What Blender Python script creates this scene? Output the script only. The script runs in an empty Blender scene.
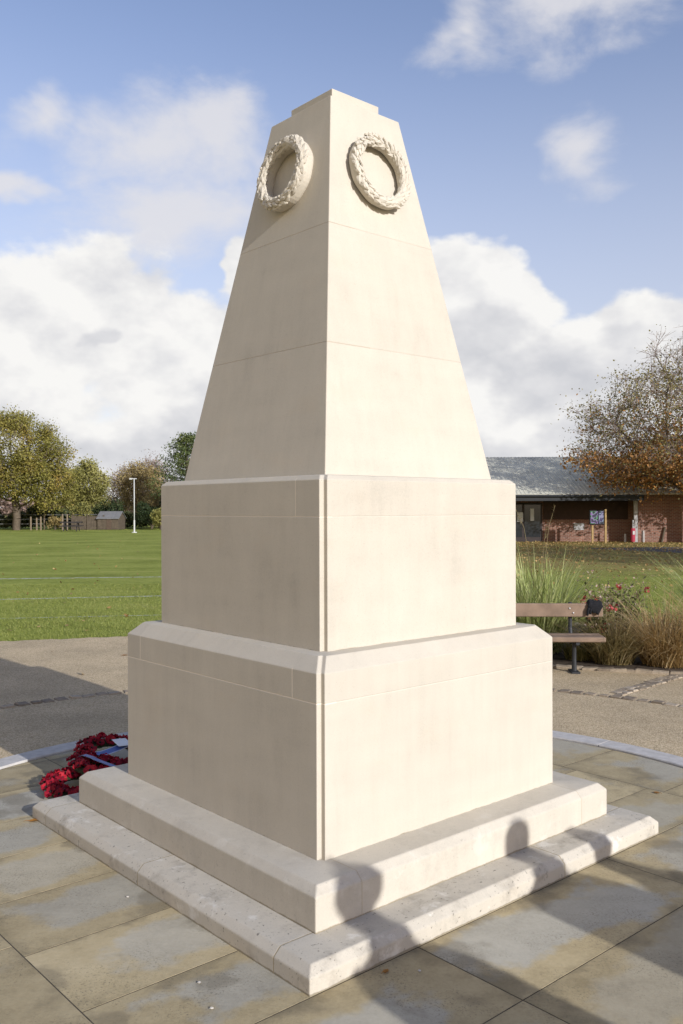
import bpy, bmesh, math, random
import numpy as np
from mathutils import Vector, Matrix

R = math.radians
PI = math.pi
random.seed(7)
rng = np.random.default_rng(7)
sc = bpy.context.scene
COL = sc.collection

# ------------------------------------------------------------------ helpers
def tag(o, label=None, cat=None, group=None, kind=None):
    if label: o['label'] = label
    if cat: o['category'] = cat
    if group: o['group'] = group
    if kind: o['kind'] = kind
    return o

def empty(name, loc=(0, 0, 0), rz=0.0):
    o = bpy.data.objects.new(name, None)
    o.empty_display_size = .2
    o.location = loc
    o.rotation_euler = (0, 0, rz)
    COL.objects.link(o)
    return o

def mesh_obj(name, verts, faces, mat, parent=None, smooth=False, mats=None, fmat=None, bevel=0, seg=2):
    me = bpy.data.meshes.new(name)
    me.from_pydata([tuple(v) for v in verts], [], [tuple(f) for f in faces])
    for m in (mats or [mat]):
        me.materials.append(m)
    if fmat is not None:
        me.polygons.foreach_set('material_index', list(fmat))
    if smooth:
        me.polygons.foreach_set('use_smooth', [True] * len(me.polygons))
    me.update()
    o = bpy.data.objects.new(name, me)
    COL.objects.link(o)
    if parent: o.parent = parent
    if bevel:
        b = o.modifiers.new('bevel', 'BEVEL')
        b.width = bevel; b.segments = seg; b.limit_method = 'ANGLE'; b.angle_limit = R(35)
        b.harden_normals = False
    return o

def np_mesh(name, V, F, mat, parent=None, smooth=False):
    """big meshes: V (n,3), F (m,k) arrays, all faces with k corners"""
    me = bpy.data.meshes.new(name)
    V = np.asarray(V, dtype=np.float32); F = np.asarray(F, dtype=np.int32)
    k = F.shape[1]
    me.vertices.add(len(V)); me.vertices.foreach_set('co', V.ravel())
    me.loops.add(F.size); me.loops.foreach_set('vertex_index', F.ravel())
    me.polygons.add(len(F))
    me.polygons.foreach_set('loop_start', np.arange(0, F.size, k, dtype=np.int32))
    me.polygons.foreach_set('loop_total', np.full(len(F), k, dtype=np.int32))
    if smooth: me.polygons.foreach_set('use_smooth', np.ones(len(F), dtype=bool))
    me.materials.append(mat)
    me.update(calc_edges=True)
    o = bpy.data.objects.new(name, me)
    COL.objects.link(o)
    if parent: o.parent = parent
    return o

class MB:
    """collects simple solids into one mesh"""
    def __init__(s): s.v = []; s.f = []; s.m = []
    def add(s, vs, fs, mi=0):
        n = len(s.v)
        s.v += [tuple(v) for v in vs]
        for f in fs: s.f.append(tuple(i + n for i in f)); s.m.append(mi)
        return s
    def box(s, x0, x1, y0, y1, z0, z1, mi=0, M=None):
        vs = [Vector((x, y, z)) for z in (z0, z1) for y in (y0, y1) for x in (x0, x1)]
        if M: vs = [M @ v for v in vs]
        return s.add(vs, [(0, 2, 3, 1), (4, 5, 7, 6), (0, 1, 5, 4), (2, 6, 7, 3), (0, 4, 6, 2), (1, 3, 7, 5)], mi)
    def tube(s, pts, rad, n=10, mi=0, cap=True):
        pts = [Vector(p) for p in pts]
        if not hasattr(rad, '__len__'): rad = [rad] * len(pts)
        rings = []
        up = None
        for i, p in enumerate(pts):
            t = (pts[min(i + 1, len(pts) - 1)] - pts[max(i - 1, 0)]).normalized()
            if up is None:
                a = Vector((0, 0, 1)) if abs(t.z) < .9 else Vector((1, 0, 0))
            else: a = up
            b1 = t.cross(a).normalized(); b2 = b1.cross(t).normalized(); up = b2
            rings.append([p + rad[i] * (math.cos(2 * PI * k / n) * b1 + math.sin(2 * PI * k / n) * b2) for k in range(n)])
        vs = [v for r in rings for v in r]
        fs = []
        for i in range(len(pts) - 1):
            for k in range(n):
                fs.append((i * n + k, i * n + (k + 1) % n, (i + 1) * n + (k + 1) % n, (i + 1) * n + k))
        if cap:
            fs.append(tuple(range(n - 1, -1, -1))); fs.append(tuple((len(pts) - 1) * n + k for k in range(n)))
        return s.add(vs, fs, mi)
    def rings(s, rings, mi=0, cap0=True, cap1=True):
        n = len(rings[0]); vs = [v for r in rings for v in r]; fs = []
        for i in range(len(rings) - 1):
            for k in range(n):
                fs.append((i * n + k, i * n + (k + 1) % n, (i + 1) * n + (k + 1) % n, (i + 1) * n + k))
        if cap0: fs.append(tuple(range(n - 1, -1, -1)))
        if cap1: fs.append(tuple((len(rings) - 1) * n + k for k in range(n)))
        return s.add(vs, fs, mi)
    def ball(s, c, r, mi=0, nu=10, nv=7, sc=(1, 1, 1)):
        rr = []
        for j in range(1, nv):
            a = PI * j / nv
            rr.append([(c[0] + sc[0] * r * math.sin(a) * math.cos(2 * PI * k / nu), c[1] + sc[1] * r * math.sin(a) * math.sin(2 * PI * k / nu), c[2] - sc[2] * r * math.cos(a)) for k in range(nu)])
        return s.rings(rr, mi)
    def build(s, name, mat, parent=None, smooth=False, mats=None, bevel=0, seg=2):
        return mesh_obj(name, s.v, s.f, mat, parent, smooth, mats, s.m if mats else None, bevel, seg)

def ellipse_ring(cx, cy, cz, rx, ry, n=20):
    return [(cx + rx * math.cos(2 * PI * k / n), cy + ry * math.sin(2 * PI * k / n), cz) for k in range(n)]

# ------------------------------------------------------------------ materials
class NT:
    def __init__(s, tree): s.t = tree; s.n = tree.nodes; s.l = tree.links
    def node(s, typ, **kw):
        nd = s.n.new(typ)
        for k, v in kw.items(): setattr(nd, k, v)
        return nd
    def link(s, a, b): s.l.new(a, b)
    def _in(s, sock, v):
        if isinstance(v, bpy.types.NodeSocket): s.l.new(v, sock)
        elif v is not None: sock.default_value = v
    def math(s, op, a, b=None, c=None, clamp=False):
        nd = s.node('ShaderNodeMath', operation=op, use_clamp=clamp)
        s._in(nd.inputs[0], a)
        if b is not None: s._in(nd.inputs[1], b)
        if c is not None: s._in(nd.inputs[2], c)
        return nd.outputs[0]
    def mix(s, fac, a, b, blend='MIX'):
        nd = s.node('ShaderNodeMix', data_type='RGBA', blend_type=blend)
        s._in(nd.inputs[0], fac)
        for sk, v in ((nd.inputs[6], a), (nd.inputs[7], b)):
            if isinstance(v, (tuple, list)): v = (v[0], v[1], v[2], 1)
            s._in(sk, v)
        return nd.outputs[2]
    def noise(s, vec, scale, detail=4, rough=.55, dist=0.0, w=None):
        nd = s.node('ShaderNodeTexNoise')
        nd.inputs['Scale'].default_value = scale; nd.inputs['Detail'].default_value = detail
        nd.inputs['Roughness'].default_value = rough; nd.inputs['Distortion'].default_value = dist
        if vec is not None: s.l.new(vec, nd.inputs['Vector'])
        return nd.outputs['Fac']
    def ramp(s, fac, stops, interp='LINEAR'):
        nd = s.node('ShaderNodeValToRGB'); cr = nd.color_ramp; cr.interpolation = interp
        while len(cr.elements) < len(stops): cr.elements.new(.5)
        for e, (p, c) in zip(cr.elements, stops):
            e.position = p
            e.color = (c, c, c, 1) if not hasattr(c, '__len__') else (c[0], c[1], c[2], 1)
        s.l.new(fac, nd.inputs[0])
        return nd.outputs[0]
    def smooth(s, v, a, b):
        nd = s.node('ShaderNodeMapRange', interpolation_type='SMOOTHSTEP')
        s._in(nd.inputs[0], v); nd.inputs[1].default_value = a; nd.inputs[2].default_value = b
        return nd.outputs[0]
    def mapping(s, vec, scale=(1, 1, 1), loc=(0, 0, 0), rot=(0, 0, 0)):
        nd = s.node('ShaderNodeMapping'); s.l.new(vec, nd.inputs[0])
        nd.inputs['Scale'].default_value = scale; nd.inputs['Location'].default_value = loc; nd.inputs['Rotation'].default_value = rot
        return nd.outputs[0]
    def sep(s, vec):
        nd = s.node('ShaderNodeSeparateXYZ'); s.l.new(vec, nd.inputs[0]); return nd.outputs
    def bump(s, h, strength=.3, dist=.01, normal=None):
        nd = s.node('ShaderNodeBump'); nd.inputs['Strength'].default_value = strength; nd.inputs['Distance'].default_value = dist
        s.l.new(h, nd.inputs['Height'])
        if normal is not None: s.l.new(normal, nd.inputs['Normal'])
        return nd.outputs[0]

def new_mat(name):
    m = bpy.data.materials.new(name); m.use_nodes = True
    t = NT(m.node_tree); b = t.n['Principled BSDF']
    b.inputs['Roughness'].default_value = .8
    b.inputs['Specular IOR Level'].default_value = .3
    return m, t, b

def obj_co(t): return t.node('ShaderNodeTexCoord').outputs['Object']
def island(t): return t.node('ShaderNodeNewGeometry').outputs['Random Per Island']

def simple(name, col, rough=.7, var=.15, scale=6, metal=0, spec=.3, bump=0.0, bscale=60):
    m, t, b = new_mat(name)
    co = obj_co(t)
    n = t.noise(co, scale, 5)
    f = t.ramp(n, [(.3, 1 - var), (.7, 1 + var)])
    c = t.mix(1.0, (col[0], col[1], col[2]), f, 'MULTIPLY')
    t.link(c, b.inputs['Base Color'])
    b.inputs['Roughness'].default_value = rough; b.inputs['Metallic'].default_value = metal
    b.inputs['Specular IOR Level'].default_value = spec
    if bump: t.link(t.bump(t.noise(co, bscale, 4), bump, .01), b.inputs['Normal'])
    return m

def leafy(name, stops, trans=.35, nscale=.35, rough=.6, isl=.75):
    """per-leaf colour from a ramp; clumps shifted by a big noise"""
    m, t, b = new_mat(name)
    co = obj_co(t)
    r = island(t); n = t.noise(co, nscale, 3)
    n2 = t.math('MULTIPLY_ADD', n, 2.6, -.8, clamp=True)
    f = t.math('ADD', t.math('MULTIPLY', r, isl), t.math('MULTIPLY', n2, 1 - isl), clamp=True)
    c = t.ramp(f, stops)
    t.link(c, b.inputs['Base Color']); b.inputs['Roughness'].default_value = rough
    tr = t.node('ShaderNodeBsdfTranslucent'); t.link(c, tr.inputs[0])
    mx = t.node('ShaderNodeMixShader'); mx.inputs[0].default_value = trans
    t.link(b.outputs[0], mx.inputs[1]); t.link(tr.outputs[0], mx.inputs[2])
    out = [n for n in t.n if n.type == 'OUTPUT_MATERIAL'][0]
    t.link(mx.outputs[0], out.inputs[0])
    return m

STONE = (.515, .470, .385)
def stone(name, hj=(), vj=(), dirt=.0, tint=1.0, hjw=.0022, joint_col=(.66, .585, .47), base=None, face=None):
    """limestone; hj: heights of bed joints, vj: (axis, position, zmin, zmax) upright joints"""
    m, t, b = new_mat(name)
    co = obj_co(t); X, Y, Z = t.sep(co)[0:3]
    big = t.noise(co, 1.6, 5, .6)
    mid = t.noise(t.mapping(co, (7, 7, 1.6)), 1.5, 5, .6)           # soft upright streaks
    fine = t.noise(co, 110, 4, .75)
    bed = t.noise(t.mapping(co, (2.2, 2.2, 9)), 1.2, 4, .5)
    k = t.math('ADD', t.math('MULTIPLY', big, .34), t.math('MULTIPLY', mid, .30))
    k = t.math('ADD', k, t.math('MULTIPLY', fine, .24))
    k = t.math('ADD', k, t.math('MULTIPLY', bed, .20))
    v = t.ramp(k, [(.32, .80 * tint), (.5, 1.0 * tint), (.68, 1.10 * tint)])
    c = t.mix(1.0, STONE, v, 'MULTIPLY')
    warm = t.smooth(t.noise(t.mapping(co, (1, 1, 2.2)), 2.7, 5, .65), .52, .74)
    c = t.mix(t.math('MULTIPLY', warm, .16), c, (.56, .46, .33))
    # each stone has its own slight tone
    tone = None
    for i, z in enumerate(hj):
        a_ = t.math('MULTIPLY', t.math('GREATER_THAN', Z, z), (-.02, .018, -.016)[i % 3])
        tone = a_ if tone is None else t.math('ADD', tone, a_)
    for i, (ax, p_, z0, z1) in enumerate(vj):
        a_ = t.math('MULTIPLY', t.math('MULTIPLY', t.math('GREATER_THAN', (X, Y)[ax], p_), t.math('GREATER_THAN', Z, z0)), (.022, -.05, .03, -.03)[i % 4])
        tone = a_ if tone is None else t.math('ADD', tone, a_)
    if tone is not None:
        tn = t.math('ADD', tone, 1.0); cb_ = t.node('ShaderNodeCombineXYZ')
        for q in range(3): t.link(tn, cb_.inputs[q])
        c = t.mix(1.0, c, cb_.outputs[0], 'MULTIPLY')
    # faint rain streaks
    stk = t.smooth(t.noise(t.mapping(co, (16, 16, .8)), 1.6, 5, .6), .55, .75)
    c = t.mix(t.math('MULTIPLY', stk, .09), c, (.33, .29, .23))
    if dirt:
        d = t.smooth(t.noise(co, 5.5, 6, .68), .50, .72)
        c = t.mix(t.math('MULTIPLY', d, dirt), c, (.30, .27, .22))
        sp = t.smooth(t.noise(co, 60, 3, .6), .62, .72)
        c = t.mix(t.math('MULTIPLY', sp, dirt), c, (.14, .13, .11))
        li = t.smooth(t.noise(t.mapping(co, (1, 1, 1), (3, 7, 1)), 7, 5, .65), .56, .68)
        c = t.mix(t.math('MULTIPLY', li, dirt * .8), c, (.70, .67, .60))
    pits = t.smooth(t.noise(co, 240, 2, .5), .64, .72)
    c = t.mix(t.math('MULTIPLY', pits, .4), c, (.28, .235, .17))
    j = None
    def acc(a):
        nonlocal j
        j = a if j is None else t.math('MAXIMUM', j, a)
    wob = t.math('MULTIPLY_ADD', t.noise(co, 14, 2), .0016, -.0008)
    for z in hj:
        d = t.math('ABSOLUTE', t.math('ADD', t.math('SUBTRACT', Z, z), wob))
        acc(t.math('SUBTRACT', 1.0, t.smooth(d, hjw * .6, hjw * 1.3)))
    for ax, p, z0, z1 in vj:
        src = (X, Y)[ax]
        d = t.math('ABSOLUTE', t.math('ADD', t.math('SUBTRACT', src, p), wob))
        a = t.math('SUBTRACT', 1.0, t.smooth(d, hjw * .6, hjw * 1.3))
        a = t.math('MULTIPLY', a, t.math('MULTIPLY', t.math('GREATER_THAN', Z, z0), t.math('LESS_THAN', Z, z1)))
        acc(a)
    h = t.math('ADD', t.math('MULTIPLY', fine, .35), t.math('MULTIPLY', big, .4))
    if base is not None:
        bw = t.math('MULTIPLY_ADD', t.noise(co, 9, 5, .7), .022, base - .006)
        bj = t.math('SUBTRACT', 1.0, t.smooth(t.math('SUBTRACT', Z, bw), -.002, .004))
        c = t.mix(t.math('MULTIPLY', bj, .72), c, (.20, .165, .10))
    if j is not None:
        side = t.math('LESS_THAN', X, face) if face is not None else 1.0      # joints painted stronger on the left face, as if their edges catch light
        c = t.mix(t.math('MULTIPLY', j, t.math('MULTIPLY_ADD', side, .62, .30)), c, joint_col)
        h = t.math('SUBTRACT', h, t.math('MULTIPLY', j, 2.2))
    t.link(c, b.inputs['Base Color'])
    t.link(t.bump(h, .4, .005), b.inputs['Normal'])
    b.inputs['Roughness'].default_value = .88; b.inputs['Specular IOR Level'].default_value = .2
    return m

# ------------------------------------------------------------------ camera, sun, sky
TH = .72037
MC = Vector((-.03125, 4.92894, 0))
RAT = .9709
cam_d = bpy.data.cameras.new('camera'); cam = bpy.data.objects.new('camera', cam_d); COL.objects.link(cam)
cam_d.sensor_fit = 'VERTICAL'; cam_d.sensor_height = 36; cam_d.sensor_width = 24
cam_d.lens = 892.87 / 1024 * 36
cam_d.clip_end = 6000; cam_d.clip_start = .05
cam.matrix_world = Matrix.Translation((0, 0, 1.75)) @ Matrix.Rotation(PI / 2 - .0037, 4, 'X') @ Matrix.Rotation(-.00278, 4, 'Z')
sc.camera = cam

SUN_E, SUN_A = R(19.5), R(-1.7)
sv = Vector((math.sin(SUN_A) * math.cos(TH) + math.cos(SUN_A) * math.sin(TH), math.sin(SUN_A) * math.sin(TH) - math.cos(SUN_A) * math.cos(TH), 0)) * math.cos(SUN_E)
sv.z = math.sin(SUN_E)
sl = bpy.data.lights.new('sun', 'SUN'); so = bpy.data.objects.new('sun', sl); COL.objects.link(so)
sl.energy = 3.15; sl.angle = R(.53); sl.color = (1, .985, .99)
so.rotation_euler = sv.to_track_quat('Z', 'Y').to_euler()
so.location = sv * 50
sc.view_settings.view_transform = 'Standard'; sc.view_settings.look = 'None'
sc.view_settings.exposure = .60; sc.view_settings.gamma = 1

def build_world():
    w = bpy.data.worlds.new('World'); sc.world = w; w.use_nodes = True
    w.cycles.sampling_method = 'MANUAL'; w.cycles.sample_map_resolution = 256
    t = NT(w.node_tree); bg = t.n['Background']; bg.inputs[1].default_value = .122
    sky = t.node('ShaderNodeTexSky', sky_type='NISHITA'); sky.sun_disc = False
    sky.sun_elevation = SUN_E; sky.sun_rotation = math.atan2(sv.x, sv.y)
    sky.air_density = 1.0; sky.dust_density = .6; sky.ozone_density = 1.6
    d = t.node('ShaderNodeTexCoord').outputs['Generated']
    nrm = t.node('ShaderNodeVectorMath', operation='NORMALIZE'); t.link(d, nrm.inputs[0]); d = nrm.outputs[0]
    x, y, z = t.sep(d)[0:3]
    az = t.math('ARCTAN2', x, y); el = t.math('ARCSINE', z)
    # clouds are described by bearing and elevation (degrees) and broken up by noise
    wv = t.mapping(d, (1, 1, 1.5))
    n1 = t.noise(wv, 5.0, 5, .56)
    n2 = t.noise(t.mapping(wv, (1, 1, 1), (4.3, 1.7, 9.1)), 5.0, 4, .56)
    azw = t.math('ADD', az, t.math('MULTIPLY_ADD', n1, .16, -.08))
    elw = t.math('ADD', el, t.math('MULTIPLY_ADD', n2, .14, -.07))
    cv = t.node('ShaderNodeCombineXYZ'); t.link(azw, cv.inputs[0]); t.link(elw, cv.inputs[1]); pos = cv.outputs[0]
    def blobs(lst):
        acc = None
        for a, e, ra, re in lst:
            m = t.node('ShaderNodeVectorMath', operation='MULTIPLY_ADD'); t.link(pos, m.inputs[0])
            m.inputs[1].default_value = (1 / R(ra), 1 / R(re), 0); m.inputs[2].default_value = (-a / ra, -e / re, 0)
            ln = t.node('ShaderNodeVectorMath', operation='LENGTH'); t.link(m.outputs[0], ln.inputs[0])
            v = ln.outputs['Value']
            acc = v if acc is None else t.math('SMOOTH_MIN', acc, v, .12)
        return t.math('SUBTRACT', 1.0, acc)
    cum = blobs([(-16, 11.0, 8.5, 6.0), (-21, 9, 8, 6), (-9, 8, 8, 6.5), (-6.3, 15.0, 1.9, 3.0), (-15, 3, 22, 4.5),
                 (9.2, 13.2, 4.8, 3.5), (5.5, 11, 6, 5.5), (12, 7, 8, 5), (19.3, 10.2, 4.8, 3.0), (17, 6, 10, 5), (26, 9, 8, 6), (12, 2, 25, 4),
                 (-42, 9, 15, 8), (55, 11, 24, 9), (130, 14, 30, 10)])
    nf = t.noise(wv, 9.0, 7, .56)
    f = t.math('ADD', cum, t.math('MULTIPLY_ADD', nf, 1.1, -.50))
    a1 = t.smooth(f, .04, .28)
    wisp = blobs([(-12.5, 22.0, 7.0, 3.4), (-18.5, 23.2, 2.6, 2.2), (-8.0, 22.5, 4.5, 3.0), (15.0, 28.3, 8.5, 2.5), (8.6, 27.6, 3.8, 1.6),
                  (16.0, 21.6, 3.1, 2.4), (20.5, 30, 5, 3), (-19.5, 18.5, 1.6, .9), (-12, 18, 7, 4),
                  (45, 30, 14, 7), (-48, 32, 16, 7), (0, 54, 40, 8)])
    nw = t.noise(t.mapping(d, (1, 1, 1.9)), 7.0, 6, .60, .3)
    fw = t.math('ADD', wisp, t.math('MULTIPLY_ADD', nw, 2.3, -1.18))
    a2 = t.math('MULTIPLY', t.smooth(fw, -.10, .95), .85)
    # relief: compare the density here with the density a little towards the sun
    off = t.node('ShaderNodeVectorMath', operation='ADD'); t.link(wv, off.inputs[0]); off.inputs[1].default_value = (.012, -.01, .035)
    nr = t.noise(off.outputs[0], 9.0, 4, .56)
    rel = t.math('MULTIPLY', t.math('SUBTRACT', nf, nr), 1.6)
    grey = blobs([(8.0, 10.6, 5.5, 2.2), (6, 10.0, 5, 2.4), (19.0, 8.6, 6, 2.0), (13, 8.2, 4, 3.6), (15, 3.6, 12, 2.2), (-13, 4.0, 9, 2.2), (-9, 4.5, 4, 4), (-15, 10, 1.5, .8)])
    gs = t.math('MULTIPLY', t.smooth(t.math('ADD', grey, t.math('MULTIPLY_ADD', nr, .9, -.45)), .0, .55), .75)
    lum = t.math('SUBTRACT', t.math('ADD', .88, rel), t.math('MULTIPLY', gs, .46), clamp=True)
    cc = t.ramp(lum, [(.25, (3.35, 3.4, 3.6)), (.62, (4.1, 4.1, 4.2)), (1.0, (5.1, 5.05, 4.95))])
    dd = t.node('ShaderNodeVectorMath', operation='DOT_PRODUCT'); t.link(d, dd.inputs[0]); dd.inputs[1].default_value = (-.74, -.66, .13)
    fill_glow = t.math('MULTIPLY', t.smooth(dd.outputs['Value'], .5, .8), t.math('SUBTRACT', 1.0, t.smooth(el, R(11), R(24))))          # warm sky glow added behind the viewer to fill the memorial's shaded side
    cc = t.mix(fill_glow, cc, (6.6, 4.9, 2.6))
    a1 = t.math('MAXIMUM', a1, t.math('MULTIPLY', fill_glow, .9))
    base = t.mix(1.0, sky.outputs[0], SKYMUL, 'MULTIPLY')
    veil = t.math('MULTIPLY', t.math('SUBTRACT', 1.0, t.smooth(el, R(7), R(31))), .55)
    base = t.mix(veil, base, (3.5, 3.55, 4.0))
    c = t.mix(a2, base, (4.2, 4.15, 4.3))
    c = t.mix(a1, c, cc)
    t.link(c, bg.inputs[0])
SKYMUL = (1.13, .955, .99)
build_world()

sc.cycles.max_bounces = 8; sc.cycles.diffuse_bounces = 3; sc.cycles.glossy_bounces = 2; sc.cycles.transmission_bounces = 4; sc.cycles.transparent_max_bounces = 6
sc.cycles.use_adaptive_sampling = True; sc.cycles.adaptive_threshold = .015
# ------------------------------------------------------------------ ground
def polygon(name, pts, z, mat, kind='structure'):
    o = mesh_obj(name, [(x, y, z) for x, y in pts], [tuple(range(len(pts)))], mat)
    return tag(o, kind=kind)

def mat_grass():
    m, t, b = new_mat('lawn')
    co = obj_co(t)
    n = t.noise(co, .35, 6, .62); n2 = t.noise(co, 5, 5, .7); n3 = t.noise(co, 40, 4, .7); st = t.noise(t.mapping(co, (.25, 1.5, 1), rot=(0, 0, .15)), .8, 4)
    k = t.math('ADD', t.math('MULTIPLY', n, .3), t.math('ADD', t.math('MULTIPLY', n2, .25), t.math('ADD', t.math('MULTIPLY', n3, .25), t.math('MULTIPLY', st, .2))))
    c = t.ramp(k, [(.41, (.155, .175, .034)), (.48, (.24, .278, .056)), (.54, (.305, .34, .078)), (.62, (.39, .36, .12))])
    br = t.smooth(t.noise(co, .9, 6, .7), .57, .7)
    c = t.mix(t.math('MULTIPLY', br, .45), c, (.15, .12, .05))
    # leaf-strewn ground under the trees by the building
    X, Y, Z = t.sep(co)[0:3]
    zone = t.math('MULTIPLY', t.smooth(X, 1.0, 7.0), t.smooth(Y, 20, 29))
    lf = t.smooth(t.noise(co, 1.7, 7, .75), .30, .54)
    c = t.mix(t.math('MULTIPLY', t.math('MULTIPLY', zone, lf), .80), c, (.27, .185, .08))
    t.link(c, b.inputs['Base Color'])
    t.link(t.bump(t.math('ADD', n3, n2), .6, .05), b.inputs['Normal'])
    b.inputs['Roughness'].default_value = .95; b.inputs['Specular IOR Level'].default_value = .05
    return m
M_GRASS = mat_grass()
g = polygon('ground', [(-2500, -600), (2500, -600), (2500, 3500), (-2500, 3500)], -.016, M_GRASS)

def mat_path():
    m, t, b = new_mat('resin gravel')
    co = obj_co(t)
    vo = t.node('ShaderNodeTexVoronoi'); vo.inputs['Scale'].default_value = 130; t.link(co, vo.inputs['Vector'])
    gcol = t.ramp(t.sep(vo.outputs['Color'])[0], [(0, (.32, .24, .135)), (.5, (.51, .395, .235)), (1, (.66, .535, .355))])
    n = t.noise(co, 1.1, 6, .65)
    c = t.mix(1.0, gcol, t.ramp(n, [(.3, .78), (.7, 1.12)]), 'MULTIPLY')
    d = t.smooth(t.noise(co, 3.1, 6, .7), .56, .75)
    c = t.mix(t.math('MULTIPLY', d, .3), c, (.16, .14, .11))
    t.link(c, b.inputs['Base Color'])
    t.link(t.bump(vo.outputs['Distance'], .5, .006), b.inputs['Normal'])
    b.inputs['Roughness'].default_value = .9
    return m
M_PATH = mat_path()
CC = (-.01, 4.66)
edge = [(-16, -14), (20, -14), (20, 6), (14, 12.5), (8, 13.5), (3, 13.8), (0, 13.1)]
xs = np.linspace(-1.6, -12, 90)
for i, x in enumerate(xs):
    yb = np.interp(x, [-12, -7, -4.57, -3.8, -2.96, -1.6], [8.6, 11.0, 11.97, 12.14, 12.41, 12.9])
    edge.append((float(x), float(yb + .05 * math.sin(i * 1.9) * math.sin(i * .7) + random.uniform(-.03, .03))))
edge.append((-16, 6.5))
polygon('path', edge, -.012, M_PATH)
M_TARMAC = simple('old tarmac', (.10, .095, .09), .9, .2, 2, bump=.3)
polygon('footpath', [(11.3, 39.2), (20, 37.4), (26, 36.2), (26, 33.2), (15.5, 33.6), (12.2, 29.5), (9.7, 24), (8.2, 18), (6.3, 14), (7.9, 14), (9.6, 17.5), (11.2, 23.5), (13.4, 28), (11, 36)][::-1] if False else
        [(10.6, 39.0), (14.2, 33.5), (12.2, 28.5), (10.4, 23), (9.4, 18), (8.8, 14), (10.6, 14), (11.4, 18), (12.6, 23), (14.4, 28), (17.2, 33.2), (26, 34.5), (26, 37.5), (14, 40.2)], -.0115, M_TARMAC)

# pitch lines, worn white paint
def mat_line():
    m, t, b = new_mat('worn line paint')
    co = obj_co(t)
    b.inputs['Base Color'].default_value = (.78, .80, .72, 1)
    tr = t.node('ShaderNodeBsdfTransparent'); mx = t.node('ShaderNodeMixShader')
    f = t.smooth(t.noise(co, 4.5, 6, .75), .34, .58)
    t.link(t.math('MULTIPLY', f, .55), mx.inputs[0]); t.link(tr.outputs[0], mx.inputs[1]); t.link(b.outputs[0], mx.inputs[2])
    out = [n for n in t.n if n.type == 'OUTPUT_MATERIAL'][0]; t.link(mx.outputs[0], out.inputs[0])
    return m
M_LINE = mat_line()
for (x0, y0), (x1, y1), wd in (((-8.67, 22.73), (-4.71, 23.25), .22), ((-6.68, 17.52), (-3.68, 18.14), .17), ((-5.51, 14.45), (-3.02, 14.87), .06)):
    d = Vector((x1 - x0, y1 - y0)).normalized(); n = Vector((-d.y, d.x)) * wd / 2
    a = Vector((x0, y0)) - d * 30; c = Vector((x1, y1)) + d * 4
    polygon('pitch_line', [tuple(a - n), tuple(c - n), tuple(c + n), tuple(a + n)], -.011, M_LINE)

# --- paving slabs laid square to the memorial, clipped to a disc
def loc2w(x, y, z=0):
    return Vector((MC.x + x * math.cos(TH) - y * math.sin(TH), MC.y + x * math.sin(TH) + y * math.cos(TH), z))
def w2loc(x, y):
    dx, dy = x - MC.x, y - MC.y
    return dx * math.cos(TH) + dy * math.sin(TH), -dx * math.sin(TH) + dy * math.cos(TH)
R_IN = 2.66
cl = w2loc(*CC)
def clip_circle(poly, c, r, n=96):
    for k in range(n):
        a = 2 * PI * (k + .5) / n
        nx, ny = math.cos(a), math.sin(a); lim = r
        out = []
        for i in range(len(poly)):
            p, q = poly[i], poly[(i + 1) % len(poly)]
            dp = (p[0] - c[0]) * nx + (p[1] - c[1]) * ny - lim
            dq = (q[0] - c[0]) * nx + (q[1] - c[1]) * ny - lim
            if dp <= 0: out.append(p)
            if (dp < 0 < dq) or (dq < 0 < dp):
                s = dp / (dp - dq); out.append((p[0] + (q[0] - p[0]) * s, p[1] + (q[1] - p[1]) * s))
        poly = out
        if len(poly) < 3: return []
    return poly
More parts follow.
